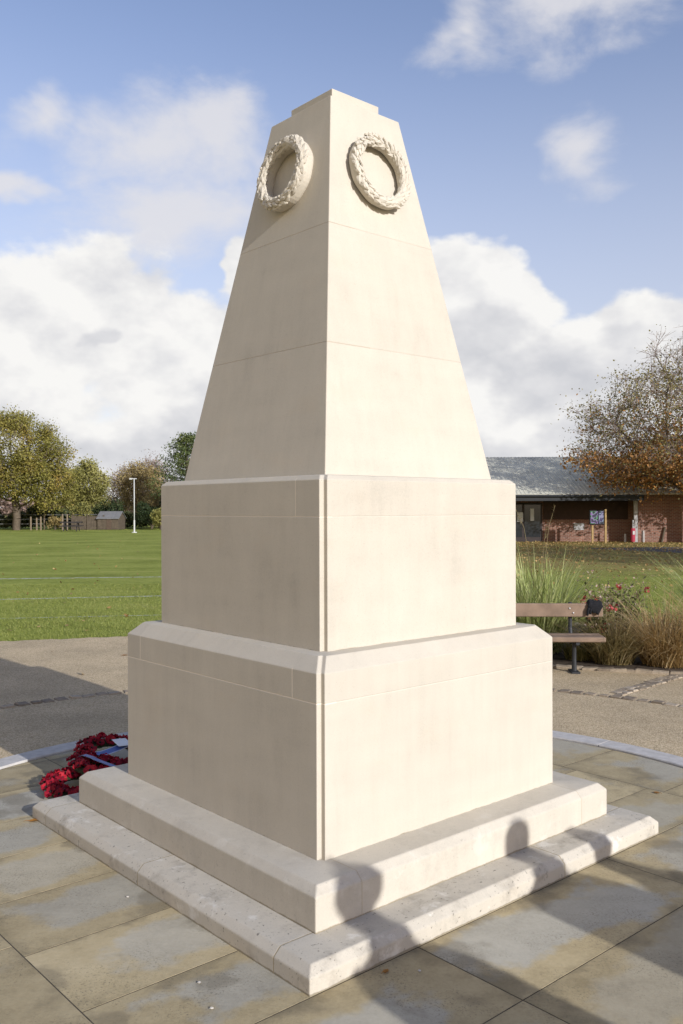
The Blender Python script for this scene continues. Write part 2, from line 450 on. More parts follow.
def mat_slab():
    m, t, b = new_mat('riven sandstone')
    co = obj_co(t); r = island(t)
    uv = t.node('ShaderNodeUVMap').outputs[0]
    off = t.node('ShaderNodeVectorMath', operation='ADD'); t.link(co, off.inputs[0])
    cx = t.node('ShaderNodeCombineXYZ'); t.link(t.math('MULTIPLY', r, 37), cx.inputs[0]); t.link(t.math('MULTIPLY', r, 91), cx.inputs[1]); t.link(cx.outputs[0], off.inputs[1])
    p = off.outputs[0]
    n = t.noise(p, 1.6, 6, .6); n2 = t.noise(p, 7, 6, .7); n3 = t.noise(p, 55, 4, .7)
    k = t.math('ADD', t.math('MULTIPLY', n, .45), t.math('ADD', t.math('MULTIPLY', n2, .35), t.math('MULTIPLY', n3, .2)))
    buff = t.ramp(k, [(.34, (.27, .215, .115)), (.5, (.42, .34, .195)), (.66, (.52, .43, .26))])
    grey = t.ramp(k, [(.34, (.29, .272, .222)), (.5, (.395, .372, .305)), (.66, (.48, .455, .375))])
    # paler worn patch in the slab's middle, its edge ragged
    u, v, _ = t.sep(uv)[0:3]
    wob = t.math('MULTIPLY_ADD', t.noise(p, 1.7, 5, .6), 1.3, -.65)
    du = t.math('ABSOLUTE', t.math('SUBTRACT', u, t.math('MULTIPLY_ADD', r, .3, .35))); dv = t.math('ABSOLUTE', t.math('SUBTRACT', v, .5))
    mk = t.math('SUBTRACT', t.math('MAXIMUM', t.math('MULTIPLY', du, .95), t.math('MULTIPLY', dv, 1.05)), wob)
    patch = t.math('SUBTRACT', 1.0, t.smooth(mk, .26, .40))
    amt = t.ramp(t.math('FRACT', t.math('MULTIPLY', r, 7.3)), [(0, .45), (.6, .95)])
    c = t.mix(t.math('MULTIPLY', patch, amt), buff, grey)
    st_ = t.ramp(t.math('FRACT', t.math('MULTIPLY', r, 13.7)), [(0, .84), (1, 1.12)])
    c = t.mix(1.0, c, st_, 'MULTIPLY')
    damp = t.smooth(t.noise(p, 2.3, 4, .5), .55, .63)
    c = t.mix(t.math('MULTIPLY', damp, .5), c, (.15, .125, .08))
    ed = t.math('MINIMUM', t.math('MINIMUM', u, t.math('SUBTRACT', 1.0, u)), t.math('MINIMUM', v, t.math('SUBTRACT', 1.0, v)))
    eg = t.math('SUBTRACT', 1.0, t.smooth(t.math('ADD', ed, t.math('MULTIPLY', t.noise(p, 2.6, 6, .72), .75)), .30, .44))
    c = t.mix(t.math('MULTIPLY', eg, .45), c, (.15, .122, .07))
    spk = t.smooth(t.noise(p, 95, 4, .75), .52, .66)
    area = t.smooth(t.noise(p, 2.8, 6, .7), .42, .62)
    c = t.mix(t.math('MULTIPLY', t.math('MULTIPLY', spk, area), .72), c, (.095, .083, .055))
    t.link(c, b.inputs['Base Color'])
    t.link(t.bump(t.math('ADD', n2, t.math('MULTIPLY', n3, .5)), .35, .006), b.inputs['Normal'])
    b.inputs['Roughness'].default_value = .82; b.inputs['Specular IOR Level'].default_value = .35
    return m
def paving():
    bm = bmesh.new(); uvl = bm.loops.layers.uv.new('UVMap')
    xsj = [-3.3, -1.866, -.655, .70, 1.88, 3.3]
    for i in range(len(xsj) - 1):
        ys = [-3.33, -2.81, -2.29, -1.765, -1.25, -.795, -.28, .247, .77, 1.28, 1.80, 2.31, 2.83, 3.4]
        if i == 0 or i == 4: ys = [-3.1, -2.35, -1.62, -.9, -.17, .56, 1.3, 2.05, 2.8, 3.4]
        if i == 1: pass
        for jn in range(len(ys) - 1):
            e = .0028
            x0, x1, y0, y1 = xsj[i] + e, xsj[i + 1] - e, ys[jn] + e, ys[jn + 1] - e
            poly = clip_circle([(x0, y0), (x1, y0), (x1, y1), (x0, y1)], cl, R_IN - .004)
            if len(poly) < 3: continue
            dz = random.uniform(-.0008, .0)
            bv = .001
            cx = sum(p[0] for p in poly) / len(poly); cy = sum(p[1] for p in poly) / len(poly)
            top = []; mid = []; bot = []
            for px, py in poly:
                L = math.hypot(px - cx, py - cy) or 1
                q = loc2w(px - (px - cx) / L * bv, py - (py - cy) / L * bv)
                top.append(bm.verts.new((q.x, q.y, dz)))
                q = loc2w(px, py)
                mid.append(bm.verts.new((q.x, q.y, dz - .0005))); bot.append(bm.verts.new((q.x, q.y, -.03)))
            f = bm.faces.new(top)
            for lp, pp in zip(f.loops, poly): lp[uvl].uv = ((pp[0] - x0) / (x1 - x0), (pp[1] - y0) / (y1 - y0))
            n = len(poly)
            for a in range(n):
                for A, B in ((mid, top), (bot, mid)):
                    f = bm.faces.new((A[a], A[(a + 1) % n], B[(a + 1) % n], B[a]))
                    for lp, pp in zip(f.loops, (poly[a], poly[(a + 1) % n], poly[(a + 1) % n], poly[a])):
                        lp[uvl].uv = ((pp[0] - x0) / (x1 - x0), (pp[1] - y0) / (y1 - y0))
    me = bpy.data.meshes.new('paving'); bm.to_mesh(me); bm.free(); me.materials.append(mat_slab())
    o = bpy.data.objects.new('paving', me); COL.objects.link(o); tag(o, kind='structure')
paving()
M_MORTAR = simple('paving mortar', (.085, .07, .048), .95, .3, 20)
polygon('paving_bed', [(CC[0] + (R_IN + .02) * math.cos(2 * PI * k / 96), CC[1] + (R_IN + .02) * math.sin(2 * PI * k / 96)) for k in range(96)], -.0014, M_MORTAR)
# ring kerb in pale granite lengths
M_KERB = simple('pale granite', (.49, .465, .43), .75, .14, 18, bump=.2, bscale=150)
kb = MB(); NK = 17
for s in range(NK):
    a0 = 2 * PI * (s + .12) / NK + .0015; a1 = 2 * PI * (s + 1.12) / NK - .0015
    m = 10; rr = []
    for k in range(m + 1):
        a = a0 + (a1 - a0) * k / m
        ca, sa = math.cos(a), math.sin(a)
        prof = [(R_IN + .003, -.03), (R_IN + .003, .008), (R_IN + .009, .014), (R_IN + .178, .014), (R_IN + .184, .008), (R_IN + .184, -.03)]
        rr.append([(CC[0] + r_ * ca, CC[1] + r_ * sa, z_) for r_, z_ in prof])
    kb.rings(rr)
tag(kb.build('kerb', M_KERB), kind='structure')

# granite setts let into the gravel: a ring and a spur, and the rough edging of the bed
def mat_sett():
    m, t, b = new_mat('weathered setts')
    co = obj_co(t)
    c = t.ramp(island(t), [(0, (.20, .16, .115)), (.6, (.32, .26, .185)), (1, (.42, .35, .26))])
    c = t.mix(1.0, c, t.ramp(t.noise(co, 30, 4), [(.3, .75), (.7, 1.15)]), 'MULTIPLY')
    t.link(c, b.inputs['Base Color']); b.inputs['Roughness'].default_value = .9
    return m
M_SETT = mat_sett()
def setts(name, line, w, l, hgt, jit):
    mb = MB()
    for (x, y, a) in line:
        M = Matrix.Translation((x + random.uniform(-jit, jit), y + random.uniform(-jit, jit), 0)) @ Matrix.Rotation(a + random.uniform(-.12, .12), 4, 'Z') @ Matrix.Rotation(random.uniform(-.10, .10), 4, 'X') @ Matrix.Rotation(random.uniform(-.08, .08), 4, 'Y')
        lw, ll = w * random.uniform(.85, 1.1), l * random.uniform(.8, 1.1); h = hgt + random.uniform(-.004, .004)
        b0 = [(-ll / 2, -lw / 2), (ll / 2, -lw / 2), (ll / 2, lw / 2), (-ll / 2, lw / 2)]
        rr = [[M @ Vector((px * k, py * k, z)) for px, py in b0] for k, z in ((1, -.05), (1, h - .005), (.86, h))]
        mb.rings(rr)
    return tag(mb.build(name, M_SETT), kind='structure')
ring = [(CC[0] + 4.45 * math.cos(a), CC[1] + 4.45 * math.sin(a), a + PI / 2) for a in np.arange(0, 2 * PI, .125 / 4.45)]
setts('cobble_ring', ring, .10, .10, .001, .010)
spur = [(2.62 + .085 * k, 8.42 + .082 * k + r_ * .1, .76) for k in range(15) for r_ in (0, 1)]
setts('cobble_spur', spur, .08, .10, .001, .010)
def bed_front(x): return np.interp(x, [1.0, 2.44, 2.85, 3.24, 3.66, 5.5, 8, 11], [10.25, 9.82, 9.68, 9.54, 9.40, 8.45, 6.65, 4.4])
bl = []
x = .6
while x < 9:
    bl.append((x, float(bed_front(x)), -.3)); x += .14
setts('bed_edging', bl, .10, .19, .016, .02)
M_SOIL = simple('bed soil', (.075, .055, .038), .98, .35, 9, bump=.8, bscale=25)
polygon('soil', [(x, float(bed_front(x))) for x in np.linspace(.6, 11, 40)] + [(11, 12.6), (7, 13.2), (3.5, 13.4), (.6, 13.0)], -.006, M_SOIL)

# ------------------------------------------------------------------ the memorial
mon = empty('war_memorial', MC, TH)
tag(mon, 'tall cream limestone memorial, stepped plinth under a tapering obelisk with two carved wreaths', 'monument')

def foot(h, n=0.0):
    hx, hy = h * RAT, h
    if n <= 0: return [(-hx, -hy), (hx, -hy), (hx, hy), (-hx, hy)]
    return [(-hx + n, -hy), (hx - n, -hy), (hx - n, -hy + n), (hx, -hy + n), (hx, hy - n), (hx - n, hy - n), (hx - n, hy), (-hx + n, hy),
            (-hx + n, hy - n), (-hx, hy - n), (-hx, -hy + n), (-hx + n, -hy + n)]
def inset(h, d, n=0.0):
    hx, hy = h * RAT - d, h - d
    if n <= 0: return [(-hx, -hy), (hx, -hy), (hx, hy), (-hx, hy)]
    return [(-hx + n, -hy), (hx - n, -hy), (hx - n, -hy + n), (hx, -hy + n), (hx, hy - n), (hx - n, hy - n), (hx - n, hy), (-hx + n, hy),
            (-hx + n, hy - n), (-hx, hy - n), (-hx, -hy + n), (-hx + n, -hy + n)]
def block(name, levels, mat, bevel=.004):
    mb = MB(); mb.rings([[(x, y, z) for x, y in fp] for fp, z in levels])
    return mb.build(name, mat, mon, bevel=bevel)
# steps
s0, s1, b2, b3 = 1.246, 1.0505, .8545, .7150
block('lower_step', [(foot(s0), -.03), (foot(s0), .0625), (inset(s0, .033), .0945)],
      stone('stone_lower_step', vj=[(1, -1.03, -1, .2), (1, .02, -1, .2), (1, 1.06, -1, .2), (0, -.98, -1, .0), (0, .35, -1, .2)], dirt=.78, base=.0, hjw=.003, joint_col=(.34, .28, .18)), .005)
block('upper_step', [(foot(s1), .09), (foot(s1), .2344), (inset(s1, .034), .2675)],
      stone('stone_upper_step', vj=[(0, -.775, 0, .3), (0, .78, 0, .3)], dirt=.26, base=.0945, hjw=.002, joint_col=(.45, .38, .27)), .005)
N = .0245
block('lower_plinth', [(foot(b2, N), .262), (foot(b2, N), 1.0542), (inset(b2, .062, N), 1.1160), (inset(b2, .12, N), 1.1175)],
      stone('stone_lower_plinth', hj=[.926], vj=[(1, -.665, .926, 1.056), (1, .685, .926, 1.056)], base=.262, hjw=.0032, face=-.74, joint_col=(.74, .66, .54)), .003)
block('upper_plinth', [(foot(b3, N), 1.1125), (foot(b3, N), 1.8804), (inset(b3, .022, N), 1.9015), (inset(b3, .06, N), 1.905)],
      stone('stone_upper_plinth', hj=[1.714], vj=[(1, -.52, 1.714, 1.89)], hjw=.0028, base=1.112, face=-.64, joint_col=(.70, .62, .50)), .003)
ob, ot, ZB, ZT = .6116, .2521, 1.900, 3.868
obk = block('obelisk', [(foot(ob), ZB), (foot(ot), ZT)], stone('stone_obelisk', hj=[2.545, 3.163], tint=.985, face=-.2, joint_col=(.44, .375, .285)), .004)
block('cap', [(foot(.1731), ZT - .01), (foot(.1731), 3.954)], stone('stone_cap'), .003)

# carved wreaths: a squarish ring overlaid with rows of pointed leaves
def carved_wreath(seed, plump, dens):
    rnd = random.Random(seed)
    mb = MB(); RM, RT = (.171, .028) if plump < .04 else (.166, .031)
    nM, nm = 56, 14
    rr = []
    for i in range(nM):
        a = 2 * PI * i / nM; wob = 1 + .05 * math.sin(9 * a + seed)
        ring_ = []
        for k in range(nm):
            b = 2 * PI * k / nm
            cr = math.copysign(abs(math.cos(b)) ** .75, math.cos(b)); sr = math.copysign(abs(math.sin(b)) ** .75, math.sin(b))
            rad = RM + RT * cr * wob * .86
            ring_.append((rad * math.cos(a), rad * math.sin(a), .035 + plump * sr * wob))
        rr.append(ring_)
    rr.append(rr[0])
    mb.rings(rr, cap0=False, cap1=False)
    # leaves
    for i in range(dens):
        a = 2 * PI * i / dens + rnd.uniform(-.05, .05)
        for lane in (-.95, -.3, .35, 1.0):
            b = PI / 2 + lane + rnd.uniform(-.2, .2)
            aa = a + (.09 if lane in (-.3, 1.0) else 0) + rnd.uniform(-.03, .03)
            cr = math.copysign(abs(math.cos(b)) ** .75, math.cos(b)); sr = math.copysign(abs(math.sin(b)) ** .75, math.sin(b))
            er = Vector((math.cos(aa), math.sin(aa), 0)); et = Vector((-math.sin(aa), math.cos(aa), 0)); ez = Vector((0, 0, 1))
            c = er * (RM + RT * cr) + ez * (.035 + plump * sr)
            nrm = (er * cr + ez * sr).normalized()
            side = et.cross(nrm).normalized()
            tdir = (et + side * rnd.uniform(-.45, .45) + nrm * (rnd.uniform(.16, .34) if plump < .04 else rnd.uniform(.04, .16))).normalized()
            sd = tdir.cross(nrm).normalized()
            L = rnd.uniform(.040, .052); W = L * rnd.uniform(.27, .34); T = .0042
            p = [c - tdir * L * .5, c - tdir * L * .1 + sd * W, c + tdir * L * .3 + sd * W * .8, c + tdir * L * .72, c + tdir * L * .3 - sd * W * .8, c - tdir * L * .1 - sd * W]
            q = [v + nrm * T * (.6 if j in (0, 3) else .35) for j, v in enumerate(p)]
            mid = [c - tdir * L * .1 + nrm * T * 1.5, c + tdir * L * .4 + nrm * T * 1.7]
            vs = [v - nrm * .006 for v in p] + q + mid
            fs = [(0, 1, 7, 6), (1, 2, 8, 7), (2, 3, 9, 8), (3, 4, 10, 9), (4, 5, 11, 10), (5, 0, 6, 11),
                  (6, 7, 12), (7, 8, 13, 12), (8, 9, 13), (9, 10, 13), (10, 11, 12, 13), (11, 6, 12)]
            mb.add(vs, fs)
        if rnd.random() < .6:
            b = PI / 2 + rnd.uniform(-.9, .9)
            c = Vector((math.cos(a), math.sin(a), 0)) * (RM + RT * math.cos(b)) + Vector((0, 0, .035 + plump * math.sin(b) + .006))
            mb.ball(c, .008, nu=6, nv=5)
    return mb
M_CARVE = stone('stone_carving', tint=1.06)
def put_wreath(face, z, mb):
    tilt = math.atan((ob - ot) / (ZT - ZB))
    hz = ob + (ot - ob) * (z - ZB) / (ZT - ZB)
    o = mb.build('carved_wreath', M_CARVE, obk)
    if face == 'R':
        ey = Vector((0, math.sin(tilt), math.cos(tilt))); ez = Vector((0, -math.cos(tilt), math.sin(tilt))); ex = ey.cross(ez); pos = Vector((.0, -hz, z))
    else:
        tilt = math.atan((ob - ot) * RAT / (ZT - ZB))
        ey = Vector((math.sin(tilt), 0, math.cos(tilt))); ez = Vector((-math.cos(tilt), 0, math.sin(tilt))); ex = ey.cross(ez); pos = Vector((-hz * RAT, .0, z))
    M = Matrix((ex, ey, ez)).transposed().to_4x4(); M.translation = pos
    o.matrix_local = M
    return o
tag(put_wreath('R', 3.495, carved_wreath(1, .030, 32)), 'crisp carved wreath of lobed leaves on the sunlit face')
tag(put_wreath('L', 3.500, carved_wreath(5, .045, 30)), 'plump carved wreath on the shaded face')

# ------------------------------------------------------------------ poppy wreaths on the paving behind the steps
def poppy_mesh():
    mb = MB(); rnd = random.Random(3)
    for k in range(2):
        n = 18; r0 = .034 - .006 * k
        rings_ = []
        for fr, z in ((.12, .0), (.55, .004), (1.0, .012)):
            rings_.append([(r0 * fr * (1 + .12 * math.sin(2 * a + k * 1.5)) * math.cos(a), r0 * fr * (1 + .12 * math.sin(2 * a + k * 1.5)) * math.sin(a),
                            z + .004 * k + fr * .006 * math.sin(5 * a + k) + .003 * fr * math.cos(9 * a)) for a in [2 * PI * i / n for i in range(n)]])
        nv = len(mb.v)
        vs = [v for r_ in rings_ for v in r_]; fs = []
        for i in range(2):
            for q in range(n): fs.append((i * n + q, i * n + (q + 1) % n, (i + 1) * n + (q + 1) % n, (i + 1) * n + q))
        fs.append(tuple(range(n)))
        mb.add(vs, fs, 0)
    mb.ball((0, 0, .009), .0075, mi=1, nu=8, nv=5, sc=(1, 1, .6))
    return mb
def mat_poppy():
    m, t, b = new_mat('poppy red')
    rnd = t.node('ShaderNodeObjectInfo').outputs['Random']
    c = t.ramp(rnd, [(0, (.22, .005, .018)), (.6, (.38, .010, .028)), (1, (.54, .025, .04))])
    t.link(c, b.inputs['Base Color']); b.inputs['Roughness'].default_value = .6
    tr = t.node('ShaderNodeBsdfTranslucent'); t.link(c, tr.inputs[0])
    mx = t.node('ShaderNodeMixShader'); mx.inputs[0].default_value = .25
    t.link(b.outputs[0], mx.inputs[1]); t.link(tr.outputs[0], mx.inputs[2])
    out = [n for n in t.n if n.type == 'OUTPUT_MATERIAL'][0]; t.link(mx.outputs[0], out.inputs[0])
    return m
M_POPPY = mat_poppy()
M_BLACK = simple('matt black', (.015, .015, .016), .7)
M_WLEAF = simple('wreath leaf green', (.035, .07, .02), .6, .3, 40)
M_RIBBON = simple('blue ribbon', (.10, .16, .42), .45, .1, 30)
M_RIBTXT = simple('ribbon pale edge', (.55, .6, .7), .5, .1, 30)
M_CARD = simple('white card', (.82, .82, .80), .6, .04, 10)
M_STRAW = simple('wreath backing', (.04, .05, .025), .9, .3, 30)
poppy_me = None
def poppy_wreath(label, lx, ly, z, tilt_x, tilt_y, spin, rad, ribbon, card):
    global poppy_me
    w = loc2w(lx, ly, z)
    root = empty('poppy_wreath', w, TH)
    root.rotation_euler = (tilt_x, tilt_y, TH + spin)
    tag(root, label, 'wreath', 'poppy wreaths laid beside the steps')
    RM = rad; rt = .046
    mb = MB(); rr = []
    for i in range(40):
        a = 2 * PI * i / 40
        rr.append([((RM + rt * math.cos(b)) * math.cos(a), (RM + rt * math.cos(b)) * math.sin(a), .022 + .024 * math.sin(b)) for b in [2 * PI * k / 10 for k in range(10)]])
    rr.append(rr[0]); mb.rings(rr, cap0=False, cap1=False); mb.build('ring', M_STRAW, root, smooth=True)
    lf = MB()
    for i in range(70):
        a = random.uniform(0, 2 * PI); out = random.choice((-1, 1)); r0 = RM + out * random.uniform(.02, .05)
        c = Vector((r0 * math.cos(a), r0 * math.sin(a), random.uniform(.02, .05))); d = Vector((math.cos(a + random.uniform(-.8, .8)), math.sin(a + random.uniform(-.8, .8)), random.uniform(-.1, .5))).normalized() * out
        s = d.cross(Vector((0, 0, 1))).normalized(); L = random.uniform(.03, .05)
        lf.add([c, c + d * L * .5 + s * L * .25, c + d * L, c + d * L * .5 - s * L * .25 + Vector((0, 0, .004))], [(0, 1, 2, 3)])
    lf.build('leaves', M_WLEAF, root)
    cnt = 0
    for lane, nn in ((RM + .046, 17), (RM + .006, 16), (RM - .036, 11)):
        for i in range(nn):
            a = 2 * PI * (i + random.uniform(-.2, .2)) / nn
            if poppy_me is None:
                p = poppy_mesh().build('poppy', M_POPPY, root, smooth=True, mats=[M_POPPY, M_BLACK]); poppy_me = p.data
            else:
                p = bpy.data.objects.new('poppy', poppy_me); COL.objects.link(p); p.parent = root
            o_ = (lane - RM) / rt
            p.location = (lane * math.cos(a), lane * math.sin(a), .045 + .008 * (1 - o_ * o_) + random.uniform(-.004, .004))
            ax = Vector((-math.sin(a), math.cos(a), 0))
            p.rotation_mode = 'QUATERNION'
            from mathutils import Quaternion
            p.rotation_quaternion = Quaternion(ax, o_ * .70 + random.uniform(-.22, .22)) @ Quaternion((0, 0, 1), random.uniform(0, 6.28))
            sc_ = random.uniform(.9, 1.15); p.scale = (sc_, sc_, sc_)
    # a ribbon band across the ring, gently arched, with pale edges
    if ribbon:
        rb = MB(); n = 16
        for side, (w0, w1), mi in ((0, (-.026, .026), 0), (1, (-.033, -.026), 1), (2, (.026, .033), 1)):
            vs = []; fs = []
            for i in range(n + 1):
                s = -1.0 + 2.0 * i / n; xx = s * (RM + .045)
                zz = .072 - .03 * max(0, abs(s) - .75) / .25 + .006 * math.sin(3 * s) - .012 * math.cos(s * 1.5) * (1 if abs(s) < .5 else .5)
                vs += [(xx, w0, zz), (xx, w1, zz + .002), (xx, w1, zz + .004), (xx, w0, zz + .002)]
            for i in range(n):
                for k in range(4): fs.append((4 * i + k, 4 * i + (k + 1) % 4, 4 * i + 4 + (k + 1) % 4, 4 * i + 4 + k))
            rb.add(vs, fs, mi)
        r_ = rb.build('ribbon', M_RIBBON, root, mats=[M_RIBBON, M_RIBTXT]); r_.rotation_euler = (0, 0, ribbon)
    if card:
        cd = MB(); M = Matrix.Translation((RM * .45, -.02, .083)) @ Matrix.Rotation(card, 4, 'Z') @ Matrix.Rotation(-.12, 4, 'Y')
        cd.box(-.07, .07, -.05, .05, 0, .002, M=M); cd.build('card', M_CARD, root, bevel=.0006)
poppy_wreath('small poppy wreath with bright sunlit petals nearest the step corner', -.80, 1.52, .012, .14, -.05, .4, .16, 0, 0)
poppy_wreath('poppy wreath with a narrow blue ribbon, overlapping the sunlit small one', -.58, 1.62, .045, .20, -.16, 1.9, .175, .35, 0)
poppy_wreath('large dark red poppy wreath with blue ribbon and white card, farthest from step corner', -.40, 1.86, .060, .20, -.14, .7, .19, -.5, -2.4)

# ------------------------------------------------------------------ leaves, chips on the paving
M_FALLEN = leafy('fallen leaf', [(0, (.14, .06, .015)), (.5, (.35, .15, .03)), (1, (.45, .28, .06))], .2)
def one_leaf(label, x, y, z, ang, s):
    mb = MB(); pts = []
    n = 14
    for k in range(n):
        a = 2 * PI * k / n
        r_ = s * (.62 + .28 * math.cos(a) + .10 * math.cos(5 * a))
        pts.append((r_ * math.cos(a), r_ * .7 * math.sin(a), .004 + .35 * s * (.35 * math.sin(a) ** 2 + .12 * math.cos(2 * a + 1))))
    vs = [(0, 0, .004)] + pts + [(p[0], p[1], p[2] - .0012) for p in [(0, 0, .004)] + pts]
    fs = [(0, 1 + k, 1 + (k + 1) % n) for k in range(n)] + [(n + 1, n + 2 + (k + 1) % n, n + 2 + k) for k in range(n)]
    mb.add(vs, fs)
    mb.tube([(-s * .3, 0, .005), (-s * .75, .01 * s, .012), (-s * 1.1, .1 * s, .006)], [.0016, .0012, .001], 5)
    o = mb.build('fallen_leaf', M_FALLEN); o.location = (x, y, z); o.rotation_euler = (0, 0, ang)
    return tag(o, label, 'leaf', 'single leaves fallen on the paving and path')
one_leaf('orange fallen leaf lying on the paving just off the left step corner', -1.735, 5.0, .001, .4, .045)
one_leaf('yellow fallen leaf on the sunlit gravel left of the plinth', -2.62, 10.75, -.011, 1.2, .06)
one_leaf('brown fallen leaf on the paving close to the right step corner', 1.93, 5.46, .001, 2.2, .028)
one_leaf('tiny brown leaf leaning against the front foot of the lower step', .16, 3.36, .001, 1.0, .022)
M_CHIP = simple('white chip', (.52, .49, .43), .8)
for lab, x, y in (('white stone chip on the paving beside the left flank of the steps', -.97, 4.02), ('largest white stone chip on the paving in front of the left flank', -.53, 3.29),
                  ('white stone chip in the shaded slab at front', .29, 3.37), ('white stone chip lying nearest the lower left edge of the photo', -.46, 3.12)):
    c = MB(); rnd = random.Random(lab); c.ball((0, 0, .003), .0055, nu=7, nv=5, sc=(1.3, .9, .55))
    c.v = [(v[0] * rnd.uniform(.7, 1.3), v[1] * rnd.uniform(.7, 1.3), v[2] * rnd.uniform(.8, 1.2)) for v in c.v]
    o = c.build('stone_chip', M_CHIP); o.location = (x, y, 0); tag(o, lab, 'stone chip', 'white chips scattered on the paving')

# ------------------------------------------------------------------ bench
M_PLANK = simple('weathered hardwood', (.22, .155, .108), .85, .25, 5, bump=.2)
M_IRON = simple('dark painted iron', (.03, .032, .035), .5, .15, 20)
M_BOLT = simple('bolt steel', (.6, .6, .6), .4, .05, metal=.6)
bench = empty('park_bench', (1.95, 9.62, -.012), R(-3)); tag(bench, 'brown timber bench with plank back and dark iron legs beside the flower bed', 'bench')
bk = MB(); bk.box(-1.0, .885, .13, .175, .575, .722); bk.build('backrest', M_PLANK, bench, bevel=.012, seg=3)
for nm, y0, y1 in (('seat', -.22, -.02), ('seat', .0, .105)):
    s_ = MB(); s_.box(-1.02, .835, y0, y1, .350, .405); s_.build(nm, M_PLANK, bench, bevel=.014, seg=3)
for lx in (-.72, .545):
    lg = MB()
    lg.tube([(lx, .205, .73), (lx, .20, .45), (lx, .17, .35)], .022, 8)
    lg.tube([(lx, -.2, .335), (lx, .18, .335)], .022, 8)
    lg.tube([(lx, -.02, .335), (lx, -.01, .15), (lx, -.01, 0)], [.024, .024, .03], 8)
    lg.box(lx - .045, lx + .045, -.12, .10, 0, .018)
    lg.build('leg', M_IRON, bench, smooth=False, bevel=.003)
for bx, bz in ((.525, .67), (.565, .62)):
    b_ = MB(); b_.ball((bx, .128, bz), .011, nu=8, nv=5); b_.build('bolt', M_BOLT, bench, smooth=True)
# black knitted glove hooked over the end of the back rail
def glove():
    mb = MB(); n = 17; rr = []
    prof = [(.192, .64), (.196, .68), (.186, .725), (.165, .738), (.14, .738), (.116, .728), (.108, .70), (.108, .66), (.112, .625)]
    for i in range(n):
        s = i / (n - 1); e = math.sin(PI * s) ** .35 if 0 < s < 1 else .12
        x = -.078 + .156 * s
        o_ = []; inn = []
        for k, (py, pz) in enumerate(prof):
            f = (k / 8 - .5) * 2
            sag = (.018 * math.sin(6.5 * s + .6) + .012 * math.sin(15 * s)) * (1 if k > 6 or k < 1 else .35)
            zc = .69 + (pz - .69) * (.45 + .55 * e) + sag
            bulge = (.010 + .012 * e + .006 * math.sin(10 * s + 1.7 * k))
            yo = bulge if py > .15 else -bulge
            zo = bulge if k in (3, 4) else 0
            o_.append((x + .006 * math.sin(4 * k + 5 * s), py + yo, zc + zo)); inn.append((x, py, zc))
        rr.append(o_ + inn[::-1])
    mb.rings(rr)
    for fx, L in ((-.066, .035), (-.038, .02)):
        mb.tube([(fx, .098, .68), (fx - .012, .096, .65), (fx - .018, .098, .635 - L), (fx - .018, .098, .627 - L)], [.016, .016, .013, .006], 8)
    return mb
gl = glove().build('black_glove', simple('black wool', (.012, .012, .014), .95, .3, 60, bump=.5, bscale=120), smooth=True)
M_ = bench.matrix_basis
gl.location = bench.location + Vector((.795 * math.cos(R(-3)), .795 * math.sin(R(-3)), 0)); gl.rotation_euler = (0, 0, R(-3))
tag(gl, 'small black glove hung over the right end of the bench back', 'glove')

# ------------------------------------------------------------------ plants: blades, leaves
def blades(n, base_r, hgt, spread, width, droop=.6, segs=6, up=.85, rs=0):
    """curving grass blades as flat tapering strips -> V, F"""
    g_ = np.random.default_rng(rs)
    a = g_.uniform(0, 2 * PI, n); r0 = base_r * np.sqrt(g_.uniform(0, 1, n))
    bx, by = r0 * np.cos(a), r0 * np.sin(a)
    az = a + g_.normal(0, 1.0, n)
    L = g_.uniform(hgt * .55, hgt * 1.15, n); out = spread * g_.uniform(.05, 1, n)
    w = width * g_.uniform(.6, 1.2, n); dr = droop * g_.uniform(.3, 1.2, n)
    V = np.zeros((n, segs + 1, 2, 3)); dx, dy = np.cos(az), np.sin(az); px, py = -dy, dx
    for i in range(segs + 1):
        s = i / segs
        hor = out * L * (s * .55 + s * s * .6); z = L * (up * s - dr * .55 * s ** 2.6)
        ww = w * (1 - s ** 1.6) * (.7 + .3 * min(1, s * 4)) + .0006
        for k, sg in enumerate((-1, 1)):
            V[:, i, k, 0] = bx + dx * hor + px * ww * sg * .5
            V[:, i, k, 1] = by + dy * hor + py * ww * sg * .5
            V[:, i, k, 2] = np.maximum(z, .005)
    base = np.arange(n)[:, None] * (segs + 1) * 2
    F = []
    for i in range(segs):
        q = 2 * i
        F.append(np.concatenate([base + q, base + q + 1, base + q + 3, base + q + 2], 1))
    return V.reshape(-1, 3), np.stack(F, 1).reshape(-1, 4)

def quads(P, size, rs=0, flat=0.0, aspect=.55):
    """leaf-shaped rhombs at points P with random directions"""
    g_ = np.random.default_rng(rs); n = len(P)
    d = g_.normal(size=(n, 3)); d[:, 2] *= (1 - flat); d /= np.linalg.norm(d, axis=1)[:, None]
    e = g_.normal(size=(n, 3)); e[:, 2] *= (1 - flat); e -= d * (e * d).sum(1)[:, None]; e /= np.linalg.norm(e, axis=1)[:, None]
    s = size * g_.uniform(.6, 1.3, n)[:, None]
    nn = np.cross(d, e)
    V = np.stack([P - d * s * .5, P + e * s * aspect * .5 + nn * s * .08, P + d * s * .5, P - e * s * aspect * .5 + nn * s * .08], 1)
    return V.reshape(-1, 3), np.arange(4 * n).reshape(n, 4)

